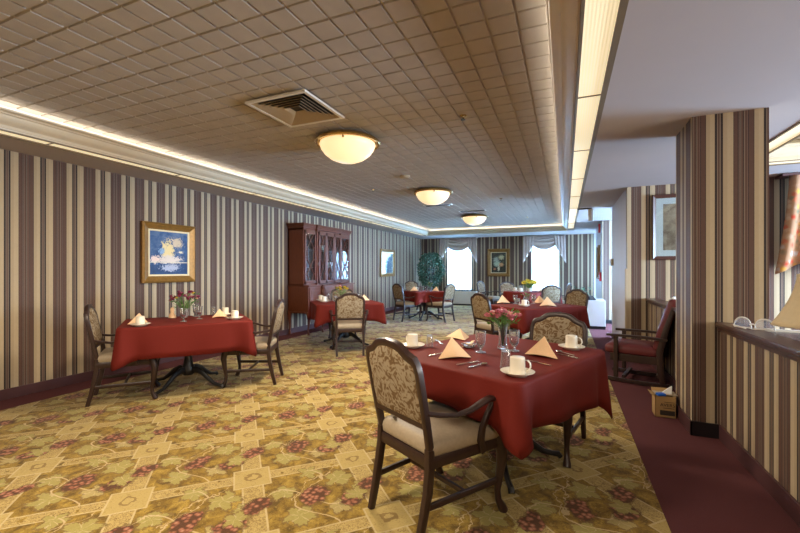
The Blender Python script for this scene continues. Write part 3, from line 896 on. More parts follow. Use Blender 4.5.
    MB().add(vs, fs).build('backrest', 'tapestry', t, angle=50)
    for s in (-1, 1):
        a = MB()
        pts = [(s*.220, -.275, .670), (s*.245, -.20, .652), (s*.282, -.11, .643), (s*.298, -.02, .655), (s*.306, .06, .682), (s*.308, .12, .694), (s*.306, .165, .684), (s*.302, .188, .655), (s*.300, .175, .630)]
        a.sweep(pts, [(.013, .017), (.013, .018), (.012, .019), (.013, .022), (.014, .026), (.015, .027), (.016, .025), (.017, .022), (.013, .018)], 12, side=(0, .1, 1), sq=False)
        a.sweep([(s*.301, .150, .665), (s*.296, .110, .60), (s*.284, .085, .53), (s*.272, .085, .46), (s*.268, .11, .39)], [(.014, .013), (.016, .013), (.018, .014), (.021, .015), (.02, .014)], 10, side=(0, 1, 0), sq=True)
        a.build('arm', 'chairwood', t)
    return t
chair0 = make_chair(); kids(chair0)
def head(dx, dy): return math.atan2(dy, dx) - PI/2
used = []
CH = 'tapestry-backed wooden armchairs at the dining tables'
def chair(x, y, dx, dy, lb): return place(chair0, used, (x, y, .006), head(dx, dy), lb, CH)
chair(-.705, 2.235, .50, .86, 'large near armchair with scroll tapestry back, seen from behind at front table')
chair(-.155, 3.38, -.31, -.95, 'armchair facing the camera at far end of the front table, back above the mugs')
chair(-4.47, 2.87, .62, .78, 'armchair at left end of the table under the blue painting')
chair(-3.63, 3.89, -.80, -.42, 'armchair at right end of the table under the blue painting')
chair(-3.37, 5.84, -.54, .84, 'armchair seen from behind at the table beside the china cabinet')
chair(-4.35, 7.25, .54, -.84, 'pale-looking armchair behind the yellow flowers on the cabinet-side table')
chair(-4.05, 10.20, .55, .84, 'left armchair with tan back at the far table by the ficus')
chair(-3.15, 10.42, -.93, .33, 'right armchair with light back at the far table by the ficus')
chair(-4.75, 12.6, .60, -.75, 'light armchair partly hidden behind far table, against the left wall')
chair(-1.05, 6.60, .66, .75, 'armchair left of second right-hand table, behind the pink flowers')
chair(.02, 8.10, -.60, -.80, 'armchair at right far corner of the second right-hand table')
chair(-.42, 10.75, -.35, .93, 'armchair with pale back in front of the farthest right table')
chair(-.20, 12.15, -.95, -.2, 'armchair at right end of farthest right table below right window')
chair(-2.35, 13.35, .9, -.30, 'grey armchair standing left of farthest right table, under the dark painting')
chair(-1.55, 12.55, .45, -.85, 'armchair behind farthest right table below the dark painting')

# ------------------------------------------------------------------ tables and cloths
ZT_ = .790
def make_table(hx, hy):
    t = thing('dining_table', '', 'table')
    MB().box(-hx, hx, -hy, hy, ZT_-.035, ZT_).build('tabletop', 'chairwood', t, smooth=False, bevel=.008)
    MB().lathe([(0, .135), (.055, .135), (.075, .16), (.078, .20), (.055, .26), (.042, .34), (.040, .50), (.048, .62), (.060, .68), (.13, .72), (.16, .745), (.16, ZT_-.036), (0, ZT_-.036)], 24).build('pedestal', 'black', t)
    for k in range(4):
        a = PI/4 + k*PI/2
        c_, s_ = math.cos(a), math.sin(a)
        P = lambda r, z: (r*c_, r*s_, z)
        MB().sweep([P(.03, .19), P(.12, .205), P(.20, .175), P(.28, .115), P(.36, .062), P(.43, .045), P(.475, .038), P(.49, .020)],
                   [(.045, .024), (.040, .022), (.032, .021), (.026, .020), (.021, .019), (.018, .019), (.022, .021), (.020, .020)], 10, side=(0, 0, 1)).build('table_foot', 'black', t)
    return t
def cloth_mesh(hx, hy, drop, seed, corner=.08, rc=.05, tx=0, ty=0):
    rr = random.Random(seed)
    def per(n_side=26, n_c=9):
        pts = []
        for (cx, cy, a0, lx, ly) in ((hx-rc, hy-rc, 0, 0, 0), (-hx+rc, hy-rc, 90, 0, 0), (-hx+rc, -hy+rc, 180, 0, 0), (hx-rc, -hy+rc, 270, 0, 0)):
            for k in range(n_c):
                a = math.radians(a0+90*k/(n_c-1)); pts.append((cx+rc*math.cos(a), cy+rc*math.sin(a), math.cos(a), math.sin(a), 1.0-abs(2*k/(n_c-1)-1)*.0))
            nxt = math.radians(a0+90)
            # straight run to the next corner
            dirx, diry = -math.sin(nxt), math.cos(nxt)
            L = 2*(hx-rc) if a0 in (0, 180) else 2*(hy-rc)
            p0 = pts[-1]
            for k in range(1, n_side): 
                f = k/n_side
                pts.append((p0[0]+dirx*L*f, p0[1]+diry*L*f, math.cos(nxt), math.sin(nxt), 0))
        return pts
    P = per()
    n = len(P)
    cor = [(hx-rc*.3, hy-rc*.3), (-hx+rc*.3, hy-rc*.3), (-hx+rc*.3, -hy+rc*.3), (hx-rc*.3, -hy+rc*.3)]
    ph = [rr.uniform(0, 6) for _ in range(4)]
    levels = [0, .012, .03, .07, .13, .22, .34, .48, .63, .80, 1.0]
    vs, fs = [], []
    zt = ZT_+.003
    for q in levels:
        for i, (x, y, nx, ny, _) in enumerate(P):
            dc = min(math.hypot(x-a, y-b_) for a, b_ in cor)
            w = math.exp(-(dc/.06)**2)
            s = i*1.0
            L = drop + corner*math.exp(-dc/.07) + .006*math.sin(i*.37+ph[0])
            L *= 1 + tx*x/hx + ty*y/hy
            fold = (.014*math.sin(i*.55+ph[1]) + .008*math.sin(i*.23+ph[2])) * q * (1-w)
            side = .028*math.exp(-((dc-.16)/.05)**2)*q
            fl = .013 + .014*q + fold + w*(.045*q) - side
            if q == 0: fl = 0
            elif q < .02: fl = .008
            d = L*q
            vs.append((x+nx*fl, y+ny*fl, zt - (d if q > 0 else 0)))
    for r_ in range(len(levels)-1):
        for i in range(n):
            j = (i+1) % n
            fs.append((r_*n+i, r_*n+j, (r_+1)*n+j, (r_+1)*n+i))
    # top
    ti = []
    for k, ins in enumerate((.97, .6)):
        for x, y, *_ in P: vs.append((x*ins, y*ins, zt+.0005*math.sin(x*9+y*7)))
    base = len(levels)*n
    for i in range(n):
        j = (i+1) % n
        fs.append((j, i, base+i, base+j)); fs.append((base+j, base+i, base+n+i, base+n+j))
    vs.append((0, 0, zt)); c_ = len(vs)-1
    for i in range(n): fs.append((base+n+(i+1) % n, base+n+i, c_))
    return MB().add(vs, fs)
def table(x, y, rz, hx, hy, drop, seed, lt, lc, corner=.08, tx=0, ty=0):
    t = make_table(hx, hy); t['label'] = lt; t['group'] = 'pedestal dining tables'
    t.location = (x, y, .006); t.rotation_euler = (0, 0, rz)
    o = cloth_mesh(hx+.004, hy+.004, drop, seed, corner, .05, tx, ty).build('tablecloth', 'redcloth', solid=.0015, angle=70)
    o.location = (x, y, .0065); o.rotation_euler = (0, 0, rz)
    tag(o, lc, 'tablecloth', 'red tablecloths')
table(-.485, 2.96, math.atan2(.92, .39), .635, .55, .270, 1, 'black pedestal table under the red cloth in the foreground', 'deep red tablecloth on the large foreground table', .10, .20, -.20)
table(-4.19, 3.41, math.atan2(.79, .61), .65, .45, .34, 2, 'black pedestal table under red cloth below the blue painting', 'deep red tablecloth on the left table below the blue painting')
table(-3.78, 6.42, math.atan2(.68, .74), .585, .48, .30, 3, 'pedestal table under red cloth beside the china cabinet', 'red tablecloth on the table in front of the china cabinet')
table(-3.66, 10.62, math.radians(45), .48, .48, .27, 4, 'pedestal table under red cloth near the ficus', 'red tablecloth on the far table between two armchairs near the ficus')
table(-.45, 7.09, math.radians(46), .66, .45, .30, 5, 'pedestal table under red cloth, second on the right', 'red tablecloth on the second right-hand table, behind the foreground table')
table(-.86, 11.55, math.radians(40), .60, .46, .28, 6, 'pedestal table under red cloth, farthest on the right', 'red tablecloth on farthest right table under the yellow flowers')

# ------------------------------------------------------------------ tableware
ZC = ZT_+.0125
def proto_mug():
    t = thing('coffee_mug', '', 'mug')
    MB().lathe([(0, .085), (.028, .085), (.0355, .082), (.037, .074), (.038, .010), (.039, .001), (.036, .001), (.035, .012), (.034, .072), (0, .076)], 28).build('mug_body', 'china', t, angle=50)
    MB().sweep([(.034, 0, .070), (.050, 0, .071), (.062, 0, .058), (.064, 0, .040), (.055, 0, .022), (.036, 0, .016)], (.004, .007), 8, side=(1, 0, 0)).build('handle', 'china', t)
    return t
mug0 = proto_mug()
sau0 = MB().lathe([(0, .004), (.038, .004), (.040, 0), (.046, 0), (.050, .006), (.078, .018), (.080, .021), (.077, .022), (.048, .010), (.036, .008), (0, .008)], 36).build('saucer', 'china', angle=60)
sau0['category'] = 'saucer'
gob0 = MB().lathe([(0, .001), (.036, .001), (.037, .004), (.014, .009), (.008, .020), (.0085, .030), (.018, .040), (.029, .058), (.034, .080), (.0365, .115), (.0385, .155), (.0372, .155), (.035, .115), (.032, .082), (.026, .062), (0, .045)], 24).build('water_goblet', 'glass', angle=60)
gob0['category'] = 'glass'
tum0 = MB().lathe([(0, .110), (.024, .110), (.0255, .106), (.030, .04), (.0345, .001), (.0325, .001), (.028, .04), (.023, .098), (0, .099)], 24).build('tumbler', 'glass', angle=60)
tum0['category'] = 'glass'
def nap_mesh(w, d, h, layers=3):
    m = MB()
    for k in range(layers):
        o = k*.006; s = 1-k*.05
        vs = [(-w*s, -.0+o, .001+k*.002), (w*s, .0+o, .001+k*.002), (0, d*.42, h-k*.010), (w*.25, d, .001), (-w*.25, d, .001), (0, -.022+o*.5, .016-k*.003), (w*.50, d*.18, h*.48), (-w*.50, d*.18, h*.48), (0.0, d*.16, h*.52)]
        m.add(vs, [(0, 5, 8, 7), (5, 1, 6, 8), (8, 6, 2), (7, 8, 2), (1, 3, 6), (6, 3, 2), (2, 3, 4), (2, 4, 7), (7, 4, 0), (0, 4, 3, 1, 5)])
    return m
nap0 = nap_mesh(.092, .12, .105).build('folded_napkin', 'napkin', angle=25, bevel=.002); nap0['category'] = 'napkin'
def single(n_, lb, cat, mb, mat, **k): return tag(mb.build(n_, mat, **k), lb, cat)
um, us, ug, ut, un = [], [], [], [], []
kids(mug0)
def mug(x, y, rz, where, z=ZC, col=None):
    place(sau0, us, (x, y, z-.001), 0, scale=(1.2, 1.2, 1.2), label='cream saucer ' + where, group='cream saucers')
    place(mug0, um, (x, y, z+.008), rz, scale=(1.14, 1.14, 1.14), label='upturned cream mug ' + where, group='cream mugs turned upside down')
def goblet(x, y, where, z=ZC): place(gob0, ug, (x, y, z), R.uniform(0, 6), 'stemmed water goblet ' + where, 'stemmed water goblets')
def tumbler(x, y, where, z=ZC, sc=1): place(tum0, ut, (x, y, z), 0, 'upturned glass tumbler ' + where, 'glass tumblers turned upside down', (sc, sc, sc))
def napkin(x, y, rz, where, sc=1, z=ZC):
    o = place(nap0, un, (x, y, z), rz, 'peach peaked napkin ' + where, 'peach folded napkins', (sc, sc, sc)); return o
# foreground table
mug(-.25, 2.335, -.15, 'at the near corner of the foreground table')
mug(.045, 3.26, -.1, 'at the right far edge of the foreground table, before the armchair')
mug(-1.09, 2.86, 2.6, 'on the left end of the foreground table beyond the near chair')
goblet(-.565, 2.87, 'left of the vase of pink flowers on the foreground table')
goblet(-.345, 3.01, 'right of the vase on the foreground table, behind the peaked napkin')
tumbler(-.335, 2.48, 'beside the near mug on the foreground table', sc=1.0)
tumbler(-.97, 2.92, 'beside the left-end mug on the foreground table', sc=.85)
napkin(-.685, 2.60, .60, 'in the centre of the foreground table, in front of the glass dish', 1.3)
napkin(-.155, 2.88, -.35, 'on the right part of the foreground table between the two mugs', 1.3)
o = place(nap0, un, (-.885, 3.36, ZC), -.5, 'peach napkin folded low and flat at the far left of the foreground table', 'peach folded napkins', (1.25, 1.3, .80))
def cutlery(kind, x0, y0, x1, y1, lb):
    dx, dy = x1-x0, y1-y0; L = .185
    t = thing(kind, lb, 'cutlery', (x0, y0, ZC), math.atan2(dy, dx), 'cutlery on the foreground table')
    MB().sweep([(0, 0, .004), (L*.3, 0, .005), (L*.55, 0, .006)], [(.0018, .0085), (.0018, .007), (.002, .004)], 8, side=(0, 0, 1)).build('handle', 'steel', t)
    if kind == 'table_knife':
        MB().sweep([(L*.53, 0, .006), (L*.6, .001, .004), (L*.9, .001, .003), (L*1.08, -.003, .003)], [(.002, .004), (.001, .0085), (.001, .009), (.001, .003)], 8, side=(0, 0, 1)).build('blade', 'steel', t)
    elif kind == 'teaspoon':
        MB().cushion([(L*.78+.028*math.cos(a), .018*math.sin(a)) for a in [k*PI/8 for k in range(16)]], [(.5, .001), (.8, .003), (1, .009), (.96, .010), (.7, .006)], .004).build('spoon_bowl', 'steel', t)
        MB().sweep([(L*.54, 0, .006), (L*.66, 0, .007)], (.002, .004), 6, side=(0, 0, 1)).build('neck', 'steel', t)
    else:
        m = MB().box(L*.54, L*.72, -.004, .004, .004, .007).box(L*.70, L*.80, -.012, .012, .004, .007)
        for k in range(4): m.box(L*.80, L*1.02, -.012+k*.007, -.009+k*.007, .005, .008)
        m.build('tines', 'steel', t, smooth=False)
cutlery('table_knife', -.63, 2.42, -.50, 2.60, 'steel knife right of the central peaked napkin on the foreground table')
cutlery('teaspoon', -.545, 2.38, -.44, 2.56, 'steel teaspoon beside the knife near the front edge of the foreground table')
cutlery('dinner_fork', -.875, 2.60, -.80, 2.72, 'steel fork left of the central peaked napkin on the foreground table')
cutlery('table_knife', -.25, 2.73, -.07, 2.63, 'steel knife lying in front of the right-hand peaked napkin')
cutlery('dinner_fork', -.05, 3.03, .09, 2.89, 'steel fork behind the right-hand peaked napkin')
cutlery('teaspoon', .06, 3.00, -.07, 3.13, 'steel teaspoon between right-hand napkin and the far mug')
cutlery('table_knife', -1.02, 3.22, -.90, 3.05, 'dark-looking steel knife near the flat napkin, far left of the foreground table')
# glass dish with sugar packets
single('glass_dish', 'small clear glass dish holding sweetener packets on the foreground table', 'dish',
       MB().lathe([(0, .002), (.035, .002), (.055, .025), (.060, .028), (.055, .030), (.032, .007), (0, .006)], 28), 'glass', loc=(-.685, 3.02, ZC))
for k in range(5):
    o = single('sugar_packet', ['peach packet on left side of the glass dish', 'white packet leaning in the middle of the glass dish', 'peach packet at the right of the glass dish', 'white packet at the back of the glass dish', 'peach packet lying on top in the glass dish'][k], 'packet',
               MB().box(-.026, .026, -.016, .016, 0, .004), ['napkin', 'paper'][k % 2], smooth=False, bevel=.001, loc=(-.685+(k-2)*.011, 3.02+.006*(k % 3-1), ZC+.012+k*.006))
    o.rotation_euler = (.15*(k-2), .25*(k-2), k*1.1)

def bouquet(x, y, vase, flowers, leaf_n, hgt, spread, seed, vlb, blb, zb=ZC, gmat='green'):
    rr = random.Random(seed)
    vz = {'crystal': .19, 'small': .12, 'pot': .10}[vase]
    pr_ = {'crystal': [(0, .003), (.036, .003), (.040, .012), (.036, .030), (.030, .05), (.029, .10), (.033, .15), (.039, .19), (.036, .19), (.030, .15), (.026, .10), (.026, .05), (.020, .02), (0, .018)],
           'small': [(0, .002), (.030, .002), (.036, .02), (.044, .05), (.036, .085), (.024, .11), (.028, .12), (.024, .12), (.020, .11), (.032, .085), (.038, .05), (.028, .015), (0, .012)],
           'pot': [(0, .002), (.045, .002), (.055, .05), (.062, .10), (.056, .10), (.048, .05), (.038, .015), (0, .015)]}[vase]
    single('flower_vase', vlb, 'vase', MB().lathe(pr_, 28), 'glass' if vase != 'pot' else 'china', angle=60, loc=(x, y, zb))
    t = thing('flower_bouquet', blb, 'flowers', (x, y, zb))
    heads = []
    for mat, n, r0 in flowers:
        for k in range(n):
            a = rr.uniform(0, 2*PI); q = math.sqrt(rr.uniform(.02, 1)); 
            heads.append((mat, r0*rr.uniform(.8, 1.15), Vector((math.cos(a)*q*spread, math.sin(a)*q*spread, vz+hgt*(1.05-.45*q*q)*rr.uniform(.85, 1.05)))))
    st = MB()
    for mat, r0, p in heads:
        b0 = Vector((rr.uniform(-.008, .008), rr.uniform(-.008, .008), .03)); md = Vector((p.x*.22, p.y*.22, vz*.95))
        st.sweep([b0, md, p], .0018, 5)
    st.build('stems', gmat, t)
    lf = MB()
    for k in range(leaf_n):
        a = rr.uniform(0, 2*PI); q = rr.uniform(.15, 1.0)
        p = Vector((math.cos(a)*q*spread*.95, math.sin(a)*q*spread*.95, vz + hgt*rr.uniform(.05, .85)))
        L = rr.uniform(.035, .075); d = Vector((math.cos(a), math.sin(a), rr.uniform(-.3, 1.1))).normalized()*L
        sd = Vector((-math.sin(a), math.cos(a), rr.uniform(-.3, .3)))*L*.17
        up_ = Vector((0, 0, .004))
        lf.add([p, p+d*.5+sd+up_, p+d, p+d*.5-sd+up_, p+d*.5-up_*2], [(0, 1, 4), (1, 2, 4), (2, 3, 4), (3, 0, 4)])
        lf.sweep([Vector((p.x*.1, p.y*.1, vz*.8)), p], .0012, 4)
    lf.build('foliage', gmat, t, smooth=False)
    for mat, r0, p in heads:
        m = MB(); mt = Matrix.Translation(p) @ Matrix.Rotation(rr.uniform(-.5, .5), 4, 'X') @ Matrix.Rotation(rr.uniform(-.5, .5), 4, 'Y')
        m.lathe([(0, -r0*.3), (r0*.3, -r0*.2), (r0*.35, r0*.1), (0, r0*.3)], 8, mat=mt)
        for ring, (np_, rl, tl) in enumerate(((9, 1.0, .15), (7, .72, .55))):
            for j in range(np_):
                a = 2*PI*j/np_ + ring*.3
                ra = Matrix.Rotation(a, 4, 'Z')
                w = r0*.28
                m.add([(0, 0, 0), (r0*rl*.6, w, r0*tl*.7), (r0*rl, 0, r0*tl), (r0*rl*.6, -w, r0*tl*.7), (r0*rl*.55, 0, r0*tl*.4)], [(0, 1, 4), (1, 2, 4), (2, 3, 4), (3, 0, 4)], mt @ ra)
        m.build('blossom', mat, t, smooth=False)
bouquet(-.435, 3.06, 'crystal', [('pinkfl', 24, .034), ('peachfl', 3, .026)], 60, .095, .125, 3, 'tall cut crystal vase in the middle of the foreground table', 'bunch of pink daisies and greenery in the crystal vase')
bouquet(-4.39, 3.52, 'small', [('maroonfl', 20, .036), ('yellowfl', 3, .028), ('pinkfl', 3, .028), ('peachfl', 2, .026)], 30, .20, .165, 5, 'small round glass vase on the table under the blue painting', 'maroon and yellow flowers on the table under the blue painting')
bouquet(-4.05, 6.72, 'small', [('yellowfl', 12, .035), ('peachfl', 6, .035)], 30, .16, .12, 6, 'glass vase on the table by the china cabinet', 'yellow and peach flowers on the table by the china cabinet')
bouquet(-.90, 11.45, 'pot', [('yellowfl', 34, .075)], 90, .20, .19, 8, 'pale vase on the farthest right table', 'large bunch of yellow flowers on the farthest right table')
bouquet(-3.55, 10.75, 'small', [('yellowfl', 3, .02), ('maroonfl', 2, .02)], 24, .14, .07, 9, 'small glass vase on the far table by the ficus', 'small sprig with yellow blooms on far table by the ficus')
bouquet(-.66, 7.45, 'small', [('pinkfl', 3, .018)], 16, .06, .05, 11, 'low glass vase on the second right-hand table', 'few small pink blooms low on the second right-hand table')
# left table
P = 'on the table under the blue painting'
mug(-4.195, 2.830, 2.9, 'at the left front corner ' + P)
mug(-3.715, 3.670, 2.9, 'at the right front corner ' + P)
mug(-4.125, 3.910, 2.0, 'at the right back edge ' + P)
napkin(-4.345, 2.910, .85, 'behind the left mug ' + P, 1.15)['label'] = 'cream peaked napkin behind the left mug ' + P
napkin(-4.025, 3.730, .9, 'between the two right mugs ' + P, 1.0)
o = single('candle_lamp', 'small pale peach napkin cone standing left of the flowers under the blue painting', 'napkin', MB().lathe([(0, .001), (.045, .001), (.040, .03), (.022, .07), (.026, .10), (.018, .125), (0, .13)], 16), 'napkin', loc=(-4.53, 3.46, ZC))
o.name = 'rolled_napkin'
goblet(-4.085, 3.260, 'nearest the camera ' + P); goblet(-4.125, 3.510, 'front right of the maroon flowers ' + P); goblet(-4.375, 3.670, 'just behind the maroon flowers ' + P)
tumbler(-4.295, 3.870, 'near the back edge ' + P)
# cabinet-side table
P = 'on the table by the china cabinet'
mug(-4.14, 6.25, 1.0, 'at the left front ' + P); mug(-4.42, 6.55, 1.0, 'at the left back ' + P)
napkin(-3.60, 6.83, .7, 'at the right end ' + P, 1.15); 
tumbler(-3.98, 6.38, 'centre front ' + P); goblet(-3.62, 6.66, 'at the right ' + P); goblet(-4.17, 6.47, 'left of the flowers ' + P)
# ficus-side table
P = 'on the far table by the ficus'
napkin(-3.95, 10.50, .4, 'at the left ' + P, 1.3); napkin(-3.36, 10.62, -.2, 'at the right ' + P, 1.3)
goblet(-3.75, 10.40, 'in front ' + P); goblet(-3.55, 10.38, 'front right ' + P); tumbler(-3.75, 10.62, 'in the middle ' + P, sc=1.3); mug(-3.98, 10.72, 0, 'at the back left ' + P)
# second right-hand table
P = 'on the second right-hand table'
napkin(-1.02, 7.28, .5, 'at the left end ' + P, 1.4)
mug(-.62, 6.80, .2, 'at the front corner ' + P)
goblet(-.82, 7.30, 'front left ' + P, ZC); goblet(-.52, 7.40, 'right of the middle ' + P); goblet(-.64, 7.70, 'farther back ' + P); tumbler(-.74, 7.05, 'beside the front saucer ' + P)
napkin(-.38, 7.62, 1.0, 'at the back ' + P, 1.3)
napkin(-.26, 6.97, .2, 'at the right front ' + P, 1.5)
# farthest right table
P = 'on the farthest right table'
mug(-1.30, 11.55, 1.0, 'at the left end ' + P); mug(-1.12, 11.30, 1.0, 'at the front left ' + P)
goblet(-1.18, 11.72, 'at the left back ' + P); napkin(-.60, 11.65, .3, 'at the right ' + P, 1.2)

# ------------------------------------------------------------------ burgundy glider armchair in the alcove (faces local +Y)
g = thing('armchair', 'burgundy vinyl wooden-arm armchair beside the column in the alcove', 'armchair', (.86, 5.84, 0), head(-.96, .28))
for s in (-1, 1):
    MB().sweep([(s*.265, -.30, 0), (s*.265, -.27, .20), (s*.265, -.26, .42), (s*.265, -.33, .72), (s*.262, -.40, .96)], [(.022, .030), (.024, .034), (.024, .036), (.022, .030), (.020, .022)], 8, side=(1, 0, 0), sq=True).build('rear_post', 'chairwood', g)
    MB().sweep([(s*.275, .20, .06), (s*.275, .20, .57)], (.020, .026), 8, side=(1, 0, 0), sq=True).build('front_post', 'chairwood', g)
    MB().sweep([(s*.285, -.34, .575), (s*.285, -.1, .585), (s*.285, .30, .585)], (.016, .030), 8, side=(0, 0, 1), sq=True).build('arm', 'chairwood', g)
    MB().sweep([(s*.27, -.36, .035), (s*.27, -.1, .025), (s*.27, .34, .035)], (.024, .018), 8, side=(0, 0, 1), sq=True).build('base_rail', 'chairwood', g)
MB().box(-.255, .255, -.25, .27, .26, .35).box(-.255, .255, .10, .14, .05, .09).box(-.255, .255, -.26, -.22, .10, .14).build('seat_frame', 'chairwood', g, smooth=False, bevel=.004)
sc_ = []
for (cx, cy, a0) in ((.20, .29, 0), (-.20, .29, 90), (-.20, -.20, 180), (.20, -.20, 270)):
    for k in range(6):
        a = math.radians(a0+18*k); sc_.append((cx+.05*math.cos(a), cy+.05*math.sin(a)))
MB().cushion(sc_, [(.96, .352), (1.0, .37), (1.01, .41), (.98, .44), (.88, .465), (.6, .485)], .49).build('seat', 'burgvinyl', g, angle=60)
bk = MB().cushion(sc_, [(.97, .0), (1.0, .015), (1.01, .05), (.97, .085), (.86, .105), (.5, .115)], .118)
mt = Matrix.Translation((0, -.26, .70)) @ Matrix.Rotation(math.radians(-107+180+0), 4, 'X')
bk.v = [tuple(Matrix.Translation((0, -.36, .72)) @ Matrix.Rotation(math.radians(-74), 4, 'X') @ Vector((p[0], (p[1]-.045)*1.12, p[2]))) for p in bk.v]
bk.build('backrest', 'burgvinyl', g, angle=60)
tw = MB().grid(lambda u, v_: (-.16+.32*u, -.425-.05*math.sin(v_*PI)*0+.09*v_, .985+.030*math.sin(v_*PI)+.006*math.sin(u*14)), 12, 10)
o = single('headrest_cloth', 'white cloth draped over the top of the burgundy armchair', 'cloth', tw, 'paper', solid=.01, angle=60, loc=(.86, 5.84, .045))
o.rotation_euler = g.rotation_euler

# cardboard box beside the column
bx = thing('cardboard_box', 'small open printed cardboard box on the floor against the column', 'box', (.880, 4.50, 0), 0)
BW, BD, BH = .085, .075, .20
c = MB(); w = .004
c.box(-BW, BW, -BD, -BD+w, 0, BH).box(-BW, BW, BD-w, BD, 0, BH).box(-BW, -BW+w, -BD, BD, 0, BH).box(BW-w, BW, -BD, BD, 0, BH).box(-BW, BW, -BD, BD, 0, .005)
c.build('carton', 'card', bx, smooth=False)
fl = MB()
fl.add([(-BW, -BD, BH), (-BW, BD, BH), (-BW-.035, BD, BH+.012), (-BW-.035, -BD, BH+.012)], [(0, 1, 2, 3)])
fl.add([(-BW, BD, BH), (BW, BD, BH), (BW, BD+.05, BH+.03), (-BW, BD+.05, BH+.03)], [(0, 1, 2, 3)])
fl.build('flap', 'card', bx, smooth=False, solid=.004)
def text(body, size, parent, loc, rot, mat, name='lettering'):
    cu = bpy.data.curves.new(name, 'FONT'); cu.body = body; cu.size = size; cu.extrude = .0004; cu.align_x = 'CENTER'
    cu.materials.append(MAT[mat])
    o = bpy.data.objects.new(name, cu); COL.objects.link(o)
    dg = bpy.context.evaluated_depsgraph_get(); me = bpy.data.meshes.new_from_object(o.evaluated_get(dg))
    bpy.data.objects.remove(o)
    m = bpy.data.objects.new(name, me); COL.objects.link(m); m.parent = parent; m.location = loc; m.rotation_euler = rot
    return m
text('AVERS', .042, bx, (.015, -BD-.001, .105), (PI/2, 0, 0), 'ink')
MB().box(-.045, .075, -BD-.0012, -BD, .022, .068).box(-.02, .07, -BD-.0012, -BD, .088, .093).box(-.01, .072, -BD-.0012, -BD, .145, .149).build('printed_panel', 'ink', bx, smooth=False)
o = single('blue_packet', 'bright blue packet lying on top of the cardboard box', 'packet', MB().box(-.035, .035, -.028, .028, 0, .022), 'blue', smooth=False, bevel=.004, loc=(.845, 4.445, BH+.0015))
o.rotation_euler = (.0, -.0, .3)
MB  # box lid board that carries the packet and tissue
single('box_lid', 'yellowish flattened flap board lying across the open cardboard box', 'board', MB().box(-.086, .10, -.05, .085, 0, .006), 'tan', smooth=False, loc=(.885, 4.52, BH+.0005)).rotation_euler = (0, 0, .05)
ts = MB().add([(-.04, -.02, 0), (.04, -.025, 0), (.035, .02, 0), (-.03, .025, 0), (.0, -.01, .035), (.05, .005, .075), (.02, .015, .05)], [(0, 1, 4), (1, 5, 4), (1, 2, 5), (2, 6, 5), (2, 3, 6), (3, 0, 6), (0, 4, 6), (4, 5, 6), (0, 3, 2, 1)])
single('tissue', 'crumpled white tissue sticking up from the cardboard box', 'tissue', ts, 'paper', smooth=False, loc=(.905, 4.53, BH+.007))

# ------------------------------------------------------------------ ledge objects
ge = thing('eyeglasses', 'clear-framed eyeglasses resting open on the dark wood ledge', 'eyeglasses', (1.255, 3.62, .968), math.radians(-50)); ge.scale = (1.08, 1.0, 1.6)
def arc(cx, w, h, n=12): return [(cx+w*math.cos(PI-PI*k/n), 0, .006+h*math.sin(PI*k/n)**.8) for k in range(n+1)]
f = MB(); f.sweep(arc(-.062, .052, .046) , .0035, 8); f.sweep(arc(.066, .056, .046), .0035, 8)
f.sweep([(-.114, 0, .006), (-.01, 0, .006)], .003, 8); f.sweep([(.01, 0, .006), (.122, 0, .006)], .003, 8)
f.sweep([(-.014, 0, .020), (0, 0, .026), (.012, 0, .020)], .003, 8)
f.build('frame', 'paper', ge)
a = MB(); a.sweep([(-.114, 0, .016), (-.09, -.05, .016), (-.01, -.055, .006)], .0028, 6); a.sweep([(.122, 0, .016), (.10, -.045, .014), (.02, -.05, .006)], .0028, 6)
a.build('temple_arm', 'paper', ge)
l = MB()
for cx, w in ((-.062, .048), (.066, .052)): l.prism([(p[0], p[2]) for p in arc(cx, w, .042)], lambda p, q, h: (p, h, q), -.001, .001)
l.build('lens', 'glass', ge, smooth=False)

ds = thing('side_counter', 'navy-topped counter with a white edge behind the ledge, under the lamp', 'counter', (1.72, 3.0, 0))
MB().box(-.37, .38, -.85, .85, .915, .935).build('countertop', 'navy', ds, smooth=False)
MB().box(-.37, .38, .83, .85, .935, .952).build('edge_strip', 'paper', ds, smooth=False)
MB().box(-.35, .36, -.80, .80, .0, .915).build('counter_body', 'base', ds, smooth=False)
lp = thing('table_lamp', 'table lamp with a flared tan fabric shade behind the ledge', 'lamp', (1.47, 3.33, .935))
MB().lathe([(0, 0), (.07, 0), (.07, .012), (.02, .025), (.03, .05), (.045, .08), (.03, .115), (.012, .13), (.012, .30), (0, .30)], 24).build('lamp_base', 'brass', lp)
pr_ = []
for k in range(13):
    q = k/12; pr_.append((.085+.125*(q**1.7), .44-.335*q))
m = MB(); seg = 48; vs, fs = [], []
for i in range(seg):
    a = 2*PI*i/seg
    for r_, z in pr_: vs.append((r_*math.cos(a), r_*math.sin(a), z))
n = len(pr_)
for i in range(seg):
    j = (i+1) % seg
    for k in range(n-1): fs.append((i*n+k, j*n+k, j*n+k+1, i*n+k+1))
MB().add(vs, fs).build('lamp_shade', 'sheerlamp', lp, solid=.003, angle=60)
MB().sweep([((.211)*math.cos(2*PI*k/40), .211*math.sin(2*PI*k/40), .105) for k in range(40)], .004, 6, closed=True).build('shade_trim', 'tan', lp)

